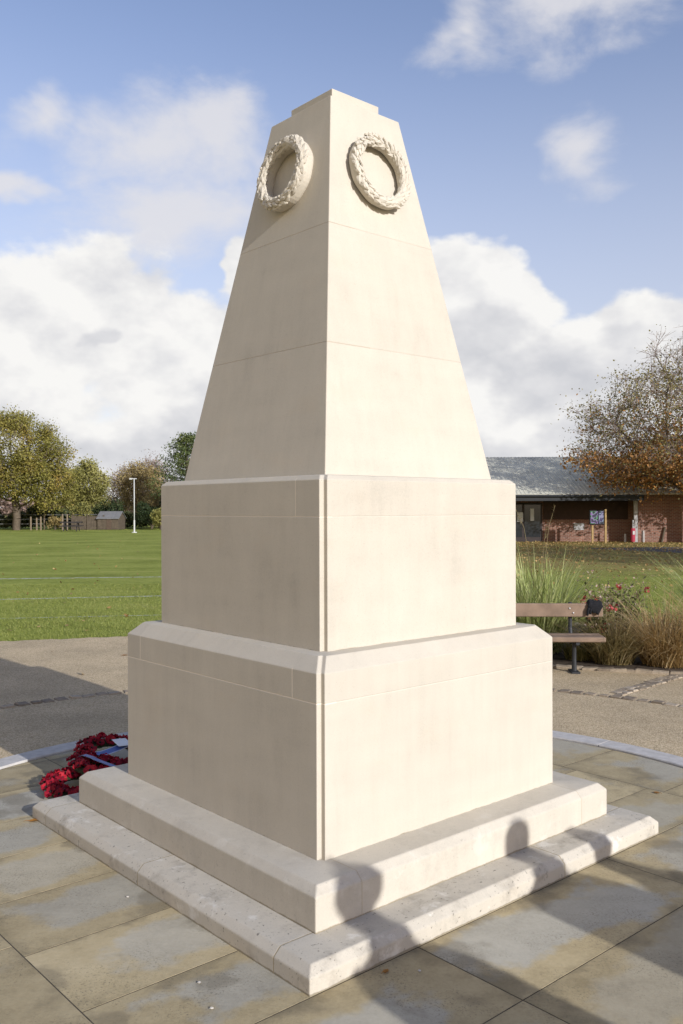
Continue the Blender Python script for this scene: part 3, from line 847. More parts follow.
M_MISC = leafy('green miscanthus', [(0, (.20, .25, .06)), (.5, (.38, .43, .14)), (1, (.58, .58, .29))], .3, 3)
M_TAN = leafy('dry sedge', [(0, (.15, .10, .042)), (.3, (.38, .255, .10)), (.65, (.57, .41, .19)), (1, (.72, .58, .36))], .35, 2.5)
M_TANOL = leafy('olive dry sedge', [(0, (.12, .11, .04)), (.4, (.29, .24, .10)), (.75, (.48, .37, .17)), (1, (.64, .53, .31))], .35, 2.5)
M_OLIVE = leafy('olive foliage', [(0, (.06, .07, .025)), (.5, (.14, .14, .05)), (1, (.28, .26, .11))], .3, 3)
M_YEL = leafy('yellowing foliage', [(0, (.10, .11, .03)), (.5, (.25, .22, .07)), (1, (.42, .36, .16))], .3, 3)
M_PINK = leafy('pale pink seedheads', [(0, (.28, .17, .13)), (.5, (.40, .28, .23)), (1, (.52, .42, .34))], .3, 3)
M_RED = leafy('red petals', [(0, (.32, .03, .03)), (.6, (.48, .07, .065)), (1, (.58, .18, .14))], .3, 3)
M_STALK = simple('dry stalk', (.20, .16, .08), .8)

def clump(name, label, cat, x, y, mat, specs, group=None, stems=None):
    root = empty(name, (x, y, -.006)); tag(root, label, cat, group)
    Vs = []; Fs = []; o_ = 0
    for sp in specs:
        V, F = blades(**sp); Vs.append(V); Fs.append(F + o_); o_ += len(V)
    np_mesh('blades', np.concatenate(Vs), np.concatenate(Fs), mat, root)
    if stems:
        mb = MB(); rnd = random.Random(label)
        for k in range(stems[0]):
            a = rnd.uniform(0, 6.28); h = stems[1] * rnd.uniform(.8, 1.1); r_ = rnd.uniform(.1, .35) * h
            mb.tube([(0, 0, 0), (.25 * r_ * math.cos(a), .25 * r_ * math.sin(a), h * .5), (r_ * .6 * math.cos(a), r_ * .6 * math.sin(a), h * .85), (r_ * math.cos(a), r_ * math.sin(a), h)], [.005, .004, .003, .002], 5)
            for q in range(14):
                s = q / 14; c = Vector((r_ * math.cos(a) * (.7 + .3 * s), r_ * math.sin(a) * (.7 + .3 * s), h * (.87 + .14 * s)))
                d = Vector((rnd.gauss(0, 1), rnd.gauss(0, 1), rnd.gauss(.3, .6))).normalized() * .05
                e = d.cross(Vector((.3, .5, .8))).normalized() * .006
                mb.add([c - d * .2, c + e, c + d, c - e], [(0, 1, 2, 3)])
        mb.build('stems', M_STALK, root)
    return root
clump('grass_clump', 'tall green feather grass clump behind the bench', 'ornamental grass', 2.42, 10.95, M_MISC,
      [dict(n=680, base_r=.27, hgt=1.35, spread=.75, width=.017, droop=.55, segs=7, up=1.0, rs=1), dict(n=160, base_r=.25, hgt=.8, spread=1.1, width=.012, droop=.9, rs=2)], 'tall green grass clumps', (3, 1.95))
clump('grass_clump', 'tall green feather grass clump at the right edge of the photo', 'ornamental grass', 4.98, 11.7, M_MISC,
      [dict(n=640, base_r=.27, hgt=1.35, spread=.85, width=.017, droop=.55, segs=7, up=1.0, rs=3), dict(n=160, base_r=.25, hgt=.8, spread=1.1, width=.012, droop=.9, rs=4)], 'tall green grass clumps', (3, 1.7))
clump('sedge_clump', 'wide tan and brown dry sedge clump right of the bench', 'ornamental grass', 3.66, 9.98, M_TAN,
      [dict(n=900, base_r=.28, hgt=1.08, spread=1.0, width=.014, droop=.75, segs=7, rs=5), dict(n=420, base_r=.25, hgt=.68, spread=1.6, width=.013, droop=.9, rs=6)], 'dry sedge clumps')
clump('sedge_clump', 'upright golden dry sedge clump cut by the right edge', 'ornamental grass', 4.22, 9.85, M_TAN,
      [dict(n=700, base_r=.25, hgt=1.1, spread=.75, width=.014, droop=.6, segs=7, rs=7), dict(n=260, base_r=.2, hgt=.5, spread=1.5, width=.010, droop=.9, rs=8)], 'dry sedge clumps')
clump('sedge_clump', 'low olive brown sedge leaning out over the dark bed edge', 'ornamental grass', 3.08, 10.12, M_TANOL,
      [dict(n=900, base_r=.22, hgt=.86, spread=1.25, width=.011, droop=.8, segs=7, rs=9)], 'dry sedge clumps')
clump('low_plant', 'low yellowing plant under the bench seat beside its leg', 'plant', 2.75, 10.35, M_YEL,
      [dict(n=260, base_r=.16, hgt=.42, spread=.9, width=.013, droop=.7, rs=10)], 'low plants under the bench')
clump('low_plant', 'low dark olive plant under the bench next to the plinth', 'plant', 2.25, 10.4, M_OLIVE,
      [dict(n=300, base_r=.18, hgt=.48, spread=.9, width=.014, droop=.7, rs=11)], 'low plants under the bench')
def flower_shrub(name, label, x, y, h, r, nred, npink, rs):
    root = empty(name, (x, y, -.006)); tag(root, label, 'flowering plant')
    g_ = np.random.default_rng(rs); mb = MB(); tips = []
    for k in range(26):
        a = g_.uniform(0, 6.28); rr = r * g_.uniform(.2, 1); hh = h * g_.uniform(.6, 1.05)
        p = [(0, 0, 0), (.4 * rr * math.cos(a), .4 * rr * math.sin(a), hh * .5), (rr * math.cos(a), rr * math.sin(a), hh)]
        mb.tube(p, [.005, .004, .002], 5); tips.append(p[2])
    mb.build('stems', M_STALK, root)
    T = np.array(tips)
    P = np.concatenate([T * g_.uniform(.45, 1, (len(T), 1)) + g_.normal(0, .05, (len(T), 3)) for _ in range(22)]); P[:, 2] = np.abs(P[:, 2])
    V, F = quads(P, .05, rs); np_mesh('leaves', V, F, M_OLIVE, root)
    if npink:
        P = np.concatenate([T + g_.normal(0, .07, (len(T), 3)) for _ in range(npink)]); P[:, 2] = np.maximum(P[:, 2], .05)
        V, F = quads(P, .035, rs + 1); tag(np_mesh('seedheads', V, F, M_PINK, root), kind='stuff')
    for k in range(nred):
        c = T[k % len(T)] + g_.normal(0, .04, 3)
        V, F = quads(c + g_.normal(0, .022, (12, 3)), .045, rs + 5 + k, aspect=.8); np_mesh('bloom', V, F, M_RED, root)
flower_shrub('rose_bush', 'thin shrub with red blooms and pale pink seedheads at the bench end', 3.10, 10.75, .84, .30, 6, 7, 20)
flower_shrub('rose_bush', 'small shrub with few red blooms low beside the bench end', 2.95, 10.22, .58, .20, 4, 2, 40)
flower_shrub('rose_bush', 'olive shrub dotted with pink seedheads behind the sedge', 3.45, 11.0, .86, .30, 2, 7, 60)

# grass blades at the near edges of the lawns, fallen leaves farther off
def scatter(n, x0, x1, y0, y1, rs, test=None):
    g_ = np.random.default_rng(rs); P = np.stack([g_.uniform(x0, x1, n), y0 + (y1 - y0) * g_.uniform(0, 1, n) ** 1.5, np.zeros(n)], 1)
    if test is not None: P = P[test(P)]
    return P
M_BLADE = leafy('lawn blades', [(0, (.16, .185, .038)), (.5, (.24, .275, .06)), (1, (.33, .33, .11))], .3, .8)
def tufts(P, h, w, rs):
    g_ = np.random.default_rng(rs); n = len(P)
    a = g_.uniform(0, 6.28, n); hh = h * g_.uniform(.5, 1.2, n)
    t_ = np.stack([np.cos(a), np.sin(a), np.zeros(n)], 1); ln = g_.normal(0, .5, (n, 3)) * hh[:, None]; ln[:, 2] = hh
    V = np.stack([P - t_ * w / 2, P + t_ * w / 2, P + ln], 1).reshape(-1, 3); V[:, 2] -= .016
    return V, np.arange(3 * n).reshape(n, 3)
eL = lambda P: P[:, 1] > np.interp(P[:, 0], [-12, -7, -4.57, -3.8, -2.96, -1.6], [8.6, 11.0, 11.97, 12.14, 12.41, 12.9]) - .02
PL = scatter(60000, -10, -1.7, 11.2, 21, 11, eL)
PR = scatter(42000, 2, 10.5, 13.1, 22, 12, lambda P: ~((P[:, 0] > 8.7) & (P[:, 0] < 12)))
V, F = tufts(np.concatenate([PL, PR]), .032, .012, 13)
tag(np_mesh('grass', V, F, M_BLADE), 'short green lawn blades along the edges of path and bed', 'grass', kind='stuff')
M_LITTER = leafy('leaf litter', [(0, (.17, .095, .035)), (.5, (.34, .22, .08)), (1, (.50, .38, .16))], .15, .5)
g_ = np.random.default_rng(5)
n = 15000
P1 = np.stack([g_.uniform(3, 26, n), 17 + 30 * g_.uniform(0, 1, n) ** .5, np.full(n, .012)], 1)
P2 = np.stack([g_.uniform(-22, -2.5, 420), 12.8 + 40 * g_.uniform(0, 1, 420) ** 1.6, np.full(420, .012)], 1)
P3 = np.stack([g_.uniform(-12, 12, 60), g_.uniform(8.5, 13, 60), np.full(60, .004)], 1)
V, F = quads(np.concatenate([P1, P2, P3]), .075, 15, flat=.75, aspect=.75)
tag(np_mesh('leaf_litter', V, F, M_LITTER), 'scattered brown and yellow fallen leaves on the lawns', 'leaf litter', kind='stuff')

# ------------------------------------------------------------------ trees
def colonize(attr, start, trunk_pts, step=.4, infl=3.0, kill=.7, iters=90, rs=0):
    g_ = np.random.default_rng(rs)
    nodes = [np.array(p, float) for p in trunk_pts]; par = [-1] + list(range(len(nodes) - 1))
    A = attr.copy()
    N_ = np.array(nodes)
    own = None
    for it in range(iters):
        if len(A) == 0: break
        d2 = ((A[:, None, :] - N_[None, :, :]) ** 2).sum(2) if len(A) * len(N_) < 6e6 else None
        if d2 is None: break
        near = d2.argmin(1); dist = np.sqrt(d2[np.arange(len(A)), near])
        act = dist < infl if it > 12 else dist < 99
        new = []; newp = []
        for ni in np.unique(near[act]):
            v = A[act & (near == ni)] - N_[ni]
            v = (v / (np.linalg.norm(v, axis=1)[:, None] + 1e-6)).sum(0) + g_.normal(0, .25, 3)
            v /= np.linalg.norm(v) + 1e-9
            new.append(N_[ni] + v * step); newp.append(ni)
        if not new: break
        new = np.array(new)
        ok = np.array([np.min(((N_ - q) ** 2).sum(1)) > (step * .3) ** 2 for q in new])
        if not ok.any(): break
        new = new[ok]; newp = [p for p, k in zip(newp, ok) if k]
        base = len(N_); N_ = np.concatenate([N_, new]); par += newp
        dn = ((A[:, None, :] - new[None, :, :]) ** 2).sum(2).min(1)
        A = A[dn > kill ** 2]
    return N_, np.array(par)

def skeleton_radii(N_, par, tip, power=2.3, rmax=None):
    ch = np.zeros(len(N_)); acc = np.zeros(len(N_))
    for i in range(len(N_) - 1, 0, -1):
        a = acc[i] if acc[i] > 0 else tip ** power
        acc[i] = a; acc[par[i]] += a; ch[par[i]] += 1
    acc[0] = max(acc[0], tip ** power)
    r_ = acc ** (1 / power)
    if rmax: r_ = r_ * (rmax / r_[0]) ** np.clip((r_ - tip) / (r_[0] - tip), 0, 1)
    return r_, ch

def seg_tubes(P0, P1, R0, R1, sides):
    n = len(P0); d = P1 - P0; L = np.linalg.norm(d, axis=1)[:, None] + 1e-9; d = d / L
    a = np.where(np.abs(d[:, 2:3]) < .9, np.array([[0, 0, 1.]]), np.array([[1., 0, 0]]))
    b1 = np.cross(d, a); b1 /= np.linalg.norm(b1, axis=1)[:, None]; b2 = np.cross(d, b1)
    V = np.zeros((n, 2, sides, 3))
    for k in range(sides):
        c = math.cos(2 * PI * k / sides) * b1 + math.sin(2 * PI * k / sides) * b2
        V[:, 0, k] = P0 + c * R0[:, None]; V[:, 1, k] = P1 + c * R1[:, None]
    base = (np.arange(n) * 2 * sides)[:, None]
    F = [np.concatenate([base + k, base + (k + 1) % sides, base + sides + (k + 1) % sides, base + sides + k], 1) for k in range(sides)]
    return V.reshape(-1, 3), np.stack(F, 1).reshape(-1, 4)

def tree_parts(attr, trunk_pts, rmax, tip=.012, step=.4, kill=.7, twig=0.6, ntwig=3, rs=0, infl=3.0, sides=6):
    N_, par = colonize(attr, None, trunk_pts, step, infl, kill, rs=rs)
    r_, ch = skeleton_radii(N_, par, tip, rmax=rmax)
    i = np.arange(1, len(N_)); p = par[i]
    r0 = np.minimum(r_[p], r_[i] * 1.6)
    V, F = seg_tubes(N_[p], N_[i], r0, r_[i], sides)
    g_ = np.random.default_rng(rs + 1)
    thin = np.where(r_ < max(tip * 3.2, .03))[0]; thin = thin[thin > 0]
    tips = [N_[thin]]
    P0s = []; P1s = []
    dirs = N_[thin] - N_[par[thin]]; dirs /= np.linalg.norm(dirs, axis=1)[:, None] + 1e-9
    for k in range(ntwig):
        d = dirs + g_.normal(0, .65, dirs.shape); d /= np.linalg.norm(d, axis=1)[:, None]
        L = twig * g_.uniform(.4, 1.1, (len(thin), 1)); q = N_[thin] + d * L
        P0s.append(N_[thin]); P1s.append(q); tips.append(q)
        for s_ in (.45, .8):
            m = N_[thin] + d * L * s_; d2 = d + g_.normal(0, .7, d.shape); d2 /= np.linalg.norm(d2, axis=1)[:, None]
            q2 = m + d2 * L * .55; P0s.append(m); P1s.append(q2); tips.append(q2)
    if ntwig:
        P0 = np.concatenate(P0s); P1 = np.concatenate(P1s)
        V2, F2 = seg_tubes(P0, P1, np.full(len(P0), tip * .75), np.full(len(P0), tip * .4), 3)
        V = V.astype(float)
        return (V, F), (V2, F2), np.concatenate(tips)
    return (V, F), None, np.concatenate(tips)

def merge4(a, b):
    V = np.concatenate([a[0], b[0]]); return V, np.concatenate([a[1], b[1] + len(a[0])])

def ellipsoid(n, c, r, rs, shell=.35, zcut=None):
    g_ = np.random.default_rng(rs); d = g_.normal(size=(n, 3)); d /= np.linalg.norm(d, axis=1)[:, None]
    rad = (shell + (1 - shell) * g_.uniform(0, 1, (n, 1))) ** .5
    P = np.array(c) + d * rad * np.array(r)
    if zcut is not None: P = P[P[:, 2] > zcut]
    return P

M_BARK = simple('grey brown bark', (.11, .085, .06), .95, .3, 5, bump=.8, bscale=14)
M_BARKD = simple('twig bark', (.29, .225, .19), .95, .25, 3)
M_OAK = leafy('turning oak leaves', [(0, (.125, .125, .03)), (.35, (.235, .22, .05)), (.65, (.31, .265, .065)), (.85, (.38, .27, .07)), (1, (.43, .27, .08))], .3, .42, isl=.28)
M_OAKDRY = leafy('russet oak leaves', [(0, (.16, .08, .03)), (.4, (.33, .17, .055)), (.75, (.48, .235, .065)), (1, (.60, .38, .16))], .3, .6, isl=.4)
M_OLV = leafy('thin olive leaves', [(0, (.14, .125, .045)), (.5, (.27, .235, .09)), (1, (.42, .35, .15))], .3, .5, isl=.4)
M_YG = leafy('yellow green leaves', [(0, (.15, .15, .04)), (.5, (.31, .29, .085)), (1, (.48, .43, .16))], .3, .5, isl=.3)
M_BIRCH = leafy('fading birch leaves', [(0, (.20, .155, .065)), (.5, (.37, .285, .115)), (1, (.52, .40, .18))], .3, .5, isl=.6)
M_BROWNTREE = leafy('brown sparse leaves', [(0, (.17, .115, .09)), (.5, (.29, .20, .16)), (1, (.40, .29, .22))], .3, .5)
M_DARKG = leafy('evergreen leaves', [(0, (.016, .028, .010)), (.5, (.035, .055, .018)), (1, (.08, .10, .032))], .2, .5, isl=.55)
M_HEDGE = leafy('hedge leaves', [(0, (.03, .045, .018)), (.5, (.065, .08, .03)), (1, (.13, .13, .05))], .2, .5, isl=.55)
M_PINE = leafy('pine needles', [(0, (.03, .05, .018)), (.5, (.085, .115, .036)), (1, (.22, .24, .075))], .2, .6, isl=.5)

def make_tree(name, label, x, y, attr, trunk, rmax, leaf_mat, nleaf, lsize, lsp, rs, group, twig=.6, ntwig=3, tip=.014, step=.4, kill=.7, infl=3.0, extra=None, lim=None):
    root = empty(name, (x, y, -.02)); tag(root, label, 'tree', group)
    (V, F), tw, tips = tree_parts(attr, trunk, rmax, tip, step, kill, twig, ntwig, rs, infl)
    np_mesh('trunk', V, F, M_BARK, root, smooth=True)
    if tw: np_mesh('twigs', tw[0], tw[1], M_BARKD, root)
    g_ = np.random.default_rng(rs + 9)
    def leaves(sel, n, mat, size, sp, nm='crown'):
        T = tips[sel] if sel is not None else tips
        if len(T) == 0: return
        P = T[g_.integers(0, len(T), n)] + g_.normal(0, sp, (n, 3))
        V, F = quads(P, size, rs + 3, flat=.2, aspect=.7); np_mesh(nm, V, F, mat, root)
    if nleaf: leaves(lim(tips) if lim else None, nleaf, leaf_mat, lsize, lsp)
    if extra:
        for fn, n, mat, size, sp in extra: leaves(fn(tips), n, mat, size, sp)
    return root

# the big oak at the far left of the field
oa = np.concatenate([ellipsoid(420, (-1.0, 0, 7.0), (4.7, 4.5, 3.2), 1), ellipsoid(260, (1.6, 0, 4.4), (3.4, 3.6, 1.9), 2), ellipsoid(280, (-3.0, 0, 4.6), (4.2, 4, 2.3), 3),
                     ellipsoid(60, (3.3, -.5, 6.4), (1.6, 1.5, .9), 4), ellipsoid(70, (-.3, 0, 9.3), (1.8, 2, .9), 5), ellipsoid(200, (2.6, 0, 3.5), (2.5, 2.6, 1.7), 15)])
make_tree('oak_tree', 'large spreading oak with olive and gold autumn leaves at the far left of the field', -27.9, 76.6, oa,
          [(0, 0, 0), (0, 0, .5), (.05, 0, 1), (0, 0, 1.5), (0, .05, 2), (-.1, 0, 2.5)], .34, M_OAK, 62000, .165, .30, 31, 'trees along the far side of the field', twig=.5, ntwig=2, kill=.6)
# trees in the far line
at = np.concatenate([ellipsoid(180, (0, 0, 3.9), (2.0, 2.0, 2.0), 6), ellipsoid(40, (.2, 0, 5.7), (.7, .7, .9), 7), ellipsoid(90, (0, 0, 2.0), (2.2, 2, 1.3), 16)])
make_tree('leafy_tree', 'yellow green rounded tree next to the large oak', -24.3, 85, at, [(0, 0, 0), (0, 0, .7), (0, 0, 1.4)], .18, M_YG, 19000, .18, .28, 32, 'trees along the far side of the field', twig=.4, kill=.5)
at = np.concatenate([ellipsoid(200, (0, 0, 3.6), (2.2, 2.0, 2.4), 8), ellipsoid(40, (.6, 0, 5.2), (1.2, 1, 1), 9)])
make_tree('birch_tree', 'fading yellow brown birch behind the white pole', -19.9, 88, at, [(0, 0, 0), (0, 0, .7), (0, 0, 1.4)], .15, M_BIRCH, 13000, .16, .3, 33, 'trees along the far side of the field', twig=.8, kill=.5)
at = ellipsoid(170, (0, 0, 3.6), (1.9, 1.8, 2.6), 10)
make_tree('bare_tree', 'thin purplish bare tree between the yellow green tree and the white pole', -22.9, 95, at, [(0, 0, 0), (0, 0, .7), (0, 0, 1.4)], .14, M_BROWNTREE, 3000, .15, .35, 34, 'trees along the far side of the field', twig=.9, ntwig=6, kill=.5, tip=.02)
at = ellipsoid(200, (0, 0, 4.4), (2.1, 1.8, 2.9), 11)
make_tree('bare_tree', 'tall purplish bare tree standing behind the fading birch', -20.7, 97, at, [(0, 0, 0), (0, 0, .7), (0, 0, 1.6)], .16, M_BROWNTREE, 3400, .15, .35, 35, 'trees along the far side of the field', twig=1.0, ntwig=6, kill=.5, tip=.02)
at = ellipsoid(130, (0, 0, 1.7), (1.3, 1.3, 1.4), 12)
make_tree('leafy_tree', 'small tawny tree to the right of the white pole', -17.3, 84, at, [(0, 0, 0), (0, 0, .5), (0, 0, 1.0)], .12, M_BIRCH, 4200, .2, .25, 36, 'trees along the far side of the field', twig=.5, kill=.5)
# pine behind the memorial, its left side showing
def pine(name, label, x, y, h, rs):
    root = empty(name, (x, y, -.02)); tag(root, label, 'tree', 'trees along the far side of the field')
    g_ = np.random.default_rng(rs); mb = MB(); mb.tube([(0, 0, 0), (.1, 0, h * .4), (0, .05, h * .75), (0, 0, h * .97)], [.26, .2, .12, .03], 9); P = []
    for k in range(64):
        z = h * (.22 + .76 * (k / 64)); a = k * 2.4 + g_.uniform(-.3, .3); L = (1 - (z / h) ** 1.8) * 3.1 + .45; L *= g_.uniform(.7, 1.1)
        d = np.array([math.cos(a), math.sin(a), .28]); e = np.array([0, 0, z]) + d * L
        mb.tube([(0, 0, z), tuple(np.array([0, 0, z]) + d * L * .5), tuple(e)], [.05, .03, .012], 5)
        for s in np.linspace(.45, 1, 4):
            c = np.array([0, 0, z]) + d * L * s
            P.append(c + g_.normal(0, 1, (36, 3)) * np.array([.30, .30, .17]))
    mb.build('trunk', M_BARK, root, smooth=True)
    V, F = quads(np.concatenate(P), .22, rs, aspect=.4); np_mesh('crown', V, F, M_PINE, root)
pine('pine_tree', 'dark green pine half hidden behind the obelisk foot', -13.7, 79, 8.4, 41)
def shrub(name, label, x, y, r, h, mat, n, rs, size=.16, cat='shrub', group='shrubs along the far side of the field'):
    root = empty(name, (x, y, -.02)); tag(root, label, cat, group)
    g_ = np.random.default_rng(rs); P = []
    cs = [(g_.uniform(-r, r) * .6, g_.uniform(-r, r) * .6, h * g_.uniform(.35, .8)) for _ in range(7)]
    for c in cs: P.append(ellipsoid(n // 7, c, (r * .5, r * .5, h * .3), int(g_.integers(1e6))))
    P = np.concatenate(P); P = P[P[:, 2] > .03]
    V, F = quads(P, size, rs); np_mesh('crown', V, F, mat, root)
    mb = MB()
    for k, c in enumerate(cs[:4]): mb.tube([(0, 0, 0), (c[0] * .4, c[1] * .4, c[2] * .5), c], [.05, .03, .012], 5)
    mb.build('stems', M_BARK, root)
shrub('evergreen_shrub', 'dark green shrub behind the small shed', -21.2, 80.5, 1.6, 2.9, M_DARKG, 2600, 51)
shrub('evergreen_shrub', 'dark olive shrub right of the white pole', -16.8, 79, 1.3, 2.3, M_DARKG, 2200, 52)
shrub('evergreen_shrub', 'dark green shrub tucked behind the plinth edge', -14.9, 80, 1.5, 4.0, M_DARKG, 2600, 53)
shrub('golden_shrub', 'yellow green shrub nearest the plinth edge', -15.4, 76, .9, 1.8, M_YG, 1600, 54)
shrub('golden_shrub', 'rusty yellow shrub between the fence posts and picnic table', -24.9, 77.6, .7, 1.3, M_BIRCH, 900, 55)
shrub('evergreen_shrub', 'tall green shrub left of the small shed', -23.0, 79, 1.2, 2.3, M_YG, 1800, 56)
# hedge and far wood along the whole far boundary, one mass each
def mass(name, label, x0, x1, y, dep, h, mat, n, rs, size, cat):
    g_ = np.random.default_rng(rs)
    X = g_.uniform(x0, x1, n); top = h * (.75 + .25 * np.sin(X * .9 + 1) * np.sin(X * .37) + .12 * np.sin(X * 3.1))
    Z = top * g_.uniform(0.02, 1, n) ** .6; Y = y + g_.uniform(-dep, dep, n)
    V, F = quads(np.stack([X, Y, Z], 1), size, rs); return tag(np_mesh(name, V, F, mat), label, cat, kind='stuff')
mass('hedge', 'dark green hedge running along the far field boundary', -75, 4, 82, .9, 2.2, M_HEDGE, 60000, 61, .30, 'hedge')
mass('woodland', 'brown and olive far woodland on the horizon', -130, 60, 128, 5, 4.2, M_BROWNTREE, 50000, 62, .6, 'woodland')
mass('hedge', 'olive hedge behind the brick building', 2, 70, 66, 1.2, 1.9, M_OLIVE, 9000, 63, .4, 'hedge')

# the oak by the building, half bare above and russet below
ra = np.concatenate([ellipsoid(520, (.3, 0, 6.0), (6.5, 5.5, 3.5), 71, .3, 2.3), ellipsoid(300, (1.4, 0, 8.6), (4.2, 4.2, 3.4), 72, .3), ellipsoid(120, (-3.8, -.5, 4.5), (2.7, 2.2, 1.7), 73), ellipsoid(160, (3.5, 0, 5.2), (4, 4, 2.8), 74)])
oak2 = make_tree('oak_tree', 'half bare oak with russet leaves by the brick building', 17.9, 44.6, ra,
          [(0, 0, 0), (0, 0, .6), (.02, 0, 1.2), (0, 0, 1.8), (-.05, 0, 2.4)], .30, M_OLV, 26000, .115, .32, 75, 'oaks by the brick building', twig=.85, ntwig=4, tip=.013, step=.4, kill=.6,
          lim=lambda T: T[:, 2] < 8.8, extra=[(lambda T: T[:, 2] > 7.6, 1500, M_OLV, .11, .2), (lambda T: T[:, 2] < 4.4, 13000, M_OAKDRY, .155, .27), (lambda T: (T[:, 2] > 4.2) & (T[:, 2] < 7.0), 2600, M_OAKDRY, .13, .3)])
sa = np.concatenate([ellipsoid(110, (-.4, 0, 4.2), (2.0, 1.8, 1.5), 76), ellipsoid(30, (0, 0, 5.5), (1.2, 1.2, .8), 77)])
make_tree('oak_tree', 'slim young oak with russet leaves in front of the brick wall', 16.75, 46.0, sa,
          [(0, 0, 0), (-.04, 0, .6), (-.10, 0, 1.2), (-.14, 0, 1.8), (-.12, 0, 2.4)], .17, M_OAKDRY, 2600, .19, .2, 78, 'oaks by the brick building', twig=.5, ntwig=3, kill=.5)
# more oaks farther right: they throw the long shadows over lawn and roof
def copy_tree(src, label, x, y, rz, s, group):
    c = src.copy(); COL.objects.link(c); c.location = (x, y, -.02); c.rotation_euler = (0, 0, rz); c.scale = (s, s, s); c['label'] = label; c['group'] = group
    for ch in src.children:
        d = ch.copy(); COL.objects.link(d); d.parent = c
    return c
for lab, x, y, rz, s in (('half bare oak standing on the lawn far to the right of the flower bed', 24.0, 18.5, 1.2, .95),
                         ):
    copy_tree(oak2, lab, x, y, rz, s, 'oaks by the brick building')

# ------------------------------------------------------------------ far side of the field: fence, shed, table, pole
M_WOODP = simple('pale timber post', (.20, .155, .105), .9, .2, 6)
M_WOODD = simple('brown fence board', (.10, .078, .055), .9, .25, 4)
M_GREYROOF = simple('grey shed felt', (.17, .17, .17), .85, .12, 3)
M_WHITE = simple('white paint', (.52, .52, .50), .5, .04, 3)
fence = empty('rail_fence', (-30, 78.2, 0)); tag(fence, 'low grey rail fence with pale posts behind the large oak', 'fence')
fr = MB()
for z in (.45, .85, 1.25): fr.box(-26, 9.0, -.03, .03, z, z + .09)
fr.build('rail', simple('grey rail', (.085, .085, .08), .9, .2, 3), fence)
for k in range(15):
    fp = MB(); fp.box(-26 + k * 2.5 - .05, -26 + k * 2.5 + .05, -.1, -.03, 0, 1.4); fp.build('post', M_WOODP, fence)
for lab, x, h in (('short pale post just right of the oak trunk', -26.45, 1.15), ('middle pale post of three right of the oak trunk', -25.95, 1.05), ('rightmost pale post of three right of the oak trunk', -25.6, 1.15),
                  ('pale post left of the picnic table', -23.75, 1.35), ('pale post touching the picnic table in view', -23.35, 1.35)):
    p = MB(); p.tube([(0, 0, 0), (0, 0, h * .97), (0, 0, h)], [.075, .07, .045], 8); o = p.build('timber_post', M_WOODP); o.location = (x, 76, 0); tag(o, lab, 'post', 'pale timber posts by the oak')
tb = empty('picnic_table', (-21.9, 72.4, 0), .1); tag(tb, 'dark wooden picnic table at the far edge of the field', 'picnic table')
M_TAB = simple('dark stained timber', (.035, .03, .028), .8, .2, 6)
m_ = MB(); m_.box(-.85, .85, -.36, .36, .66, .76); m_.build('tabletop', M_TAB, tb, bevel=.01)
for y_ in (-.68, .52):
    m_ = MB(); m_.box(-.85, .85, y_, y_ + .2, .37, .46); m_.build('seat', M_TAB, tb, bevel=.01)
for x_ in (-.5, .5):
    m_ = MB()
    m_.add([(x_ - .03, -.66, 0), (x_ - .03, -.56, 0), (x_ - .03, -.15, .7), (x_ - .03, -.25, .7), (x_ + .03, -.66, 0), (x_ + .03, -.56, 0), (x_ + .03, -.15, .7), (x_ + .03, -.25, .7)], [(0, 3, 2, 1), (4, 5, 6, 7), (0, 1, 5, 4), (1, 2, 6, 5), (2, 3, 7, 6), (3, 0, 4, 7)])
    m_.add([(x_ - .03, .66, 0), (x_ - .03, .56, 0), (x_ - .03, .15, .7), (x_ - .03, .25, .7), (x_ + .03, .66, 0), (x_ + .03, .56, 0), (x_ + .03, .15, .7), (x_ + .03, .25, .7)], [(0, 1, 2, 3), (4, 7, 6, 5), (0, 4, 5, 1), (1, 5, 6, 2), (2, 6, 7, 3), (3, 7, 4, 0)])
    m_.box(x_ - .025, x_ + .025, -.66, .66, .34, .41); m_.build('leg_frame', M_TAB, tb)
sh = empty('shed', (-20.1, 78.0, 0), -.1); sh.scale = (.62, .8, .86); tag(sh, 'small brown timber shed with pale grey pitched roof', 'shed')
m_ = MB(); m_.box(-1.5, 1.5, -1.1, 1.1, 0, 1.15)
m_.add([(-1.5, -1.1, 1.15), (-1.5, 1.1, 1.15), (-1.5, 0, 1.75), (1.5, -1.1, 1.15), (1.5, 1.1, 1.15), (1.5, 0, 1.75)], [(0, 2, 1), (3, 4, 5)]); m_.build('wall', M_WOODD, sh)
m_ = MB()
for s in (-1, 1):
    m_.add([(-1.65, s * 1.25, 1.07), (1.65, s * 1.25, 1.07), (1.65, 0, 1.78), (-1.65, 0, 1.78), (-1.65, s * 1.25, 1.12), (1.65, s * 1.25, 1.12), (1.65, 0, 1.84), (-1.65, 0, 1.84)], [(0, 1, 2, 3), (4, 5, 6, 7), (0, 1, 5, 4), (1, 2, 6, 5), (2, 3, 7, 6), (3, 0, 4, 7)])
m_.build('roof', M_GREYROOF, sh)
m_ = MB(); m_.box(-.2, .5, -1.14, -1.102, 0, 1.1); m_.build('door', simple('shed door', (.10, .07, .05), .9), sh)
bf = empty('board_fence', (-22.1, 77.4, 0)); tag(bf, 'brown upright board fence left of the small shed', 'fence')
m_ = MB()
for k in range(18): m_.box(-1.2 + k * .15, -1.2 + k * .15 + .135, -.01, .012, 0, 1.15 + .04 * random.random())
m_.build('board_panel', M_WOODD, bf)
for x_ in (-1.25, .1, 1.5):
    p = MB(); p.box(x_ - .05, x_ + .05, -.1, -.013, 0, 1.25); p.build('post', M_WOODD, bf)
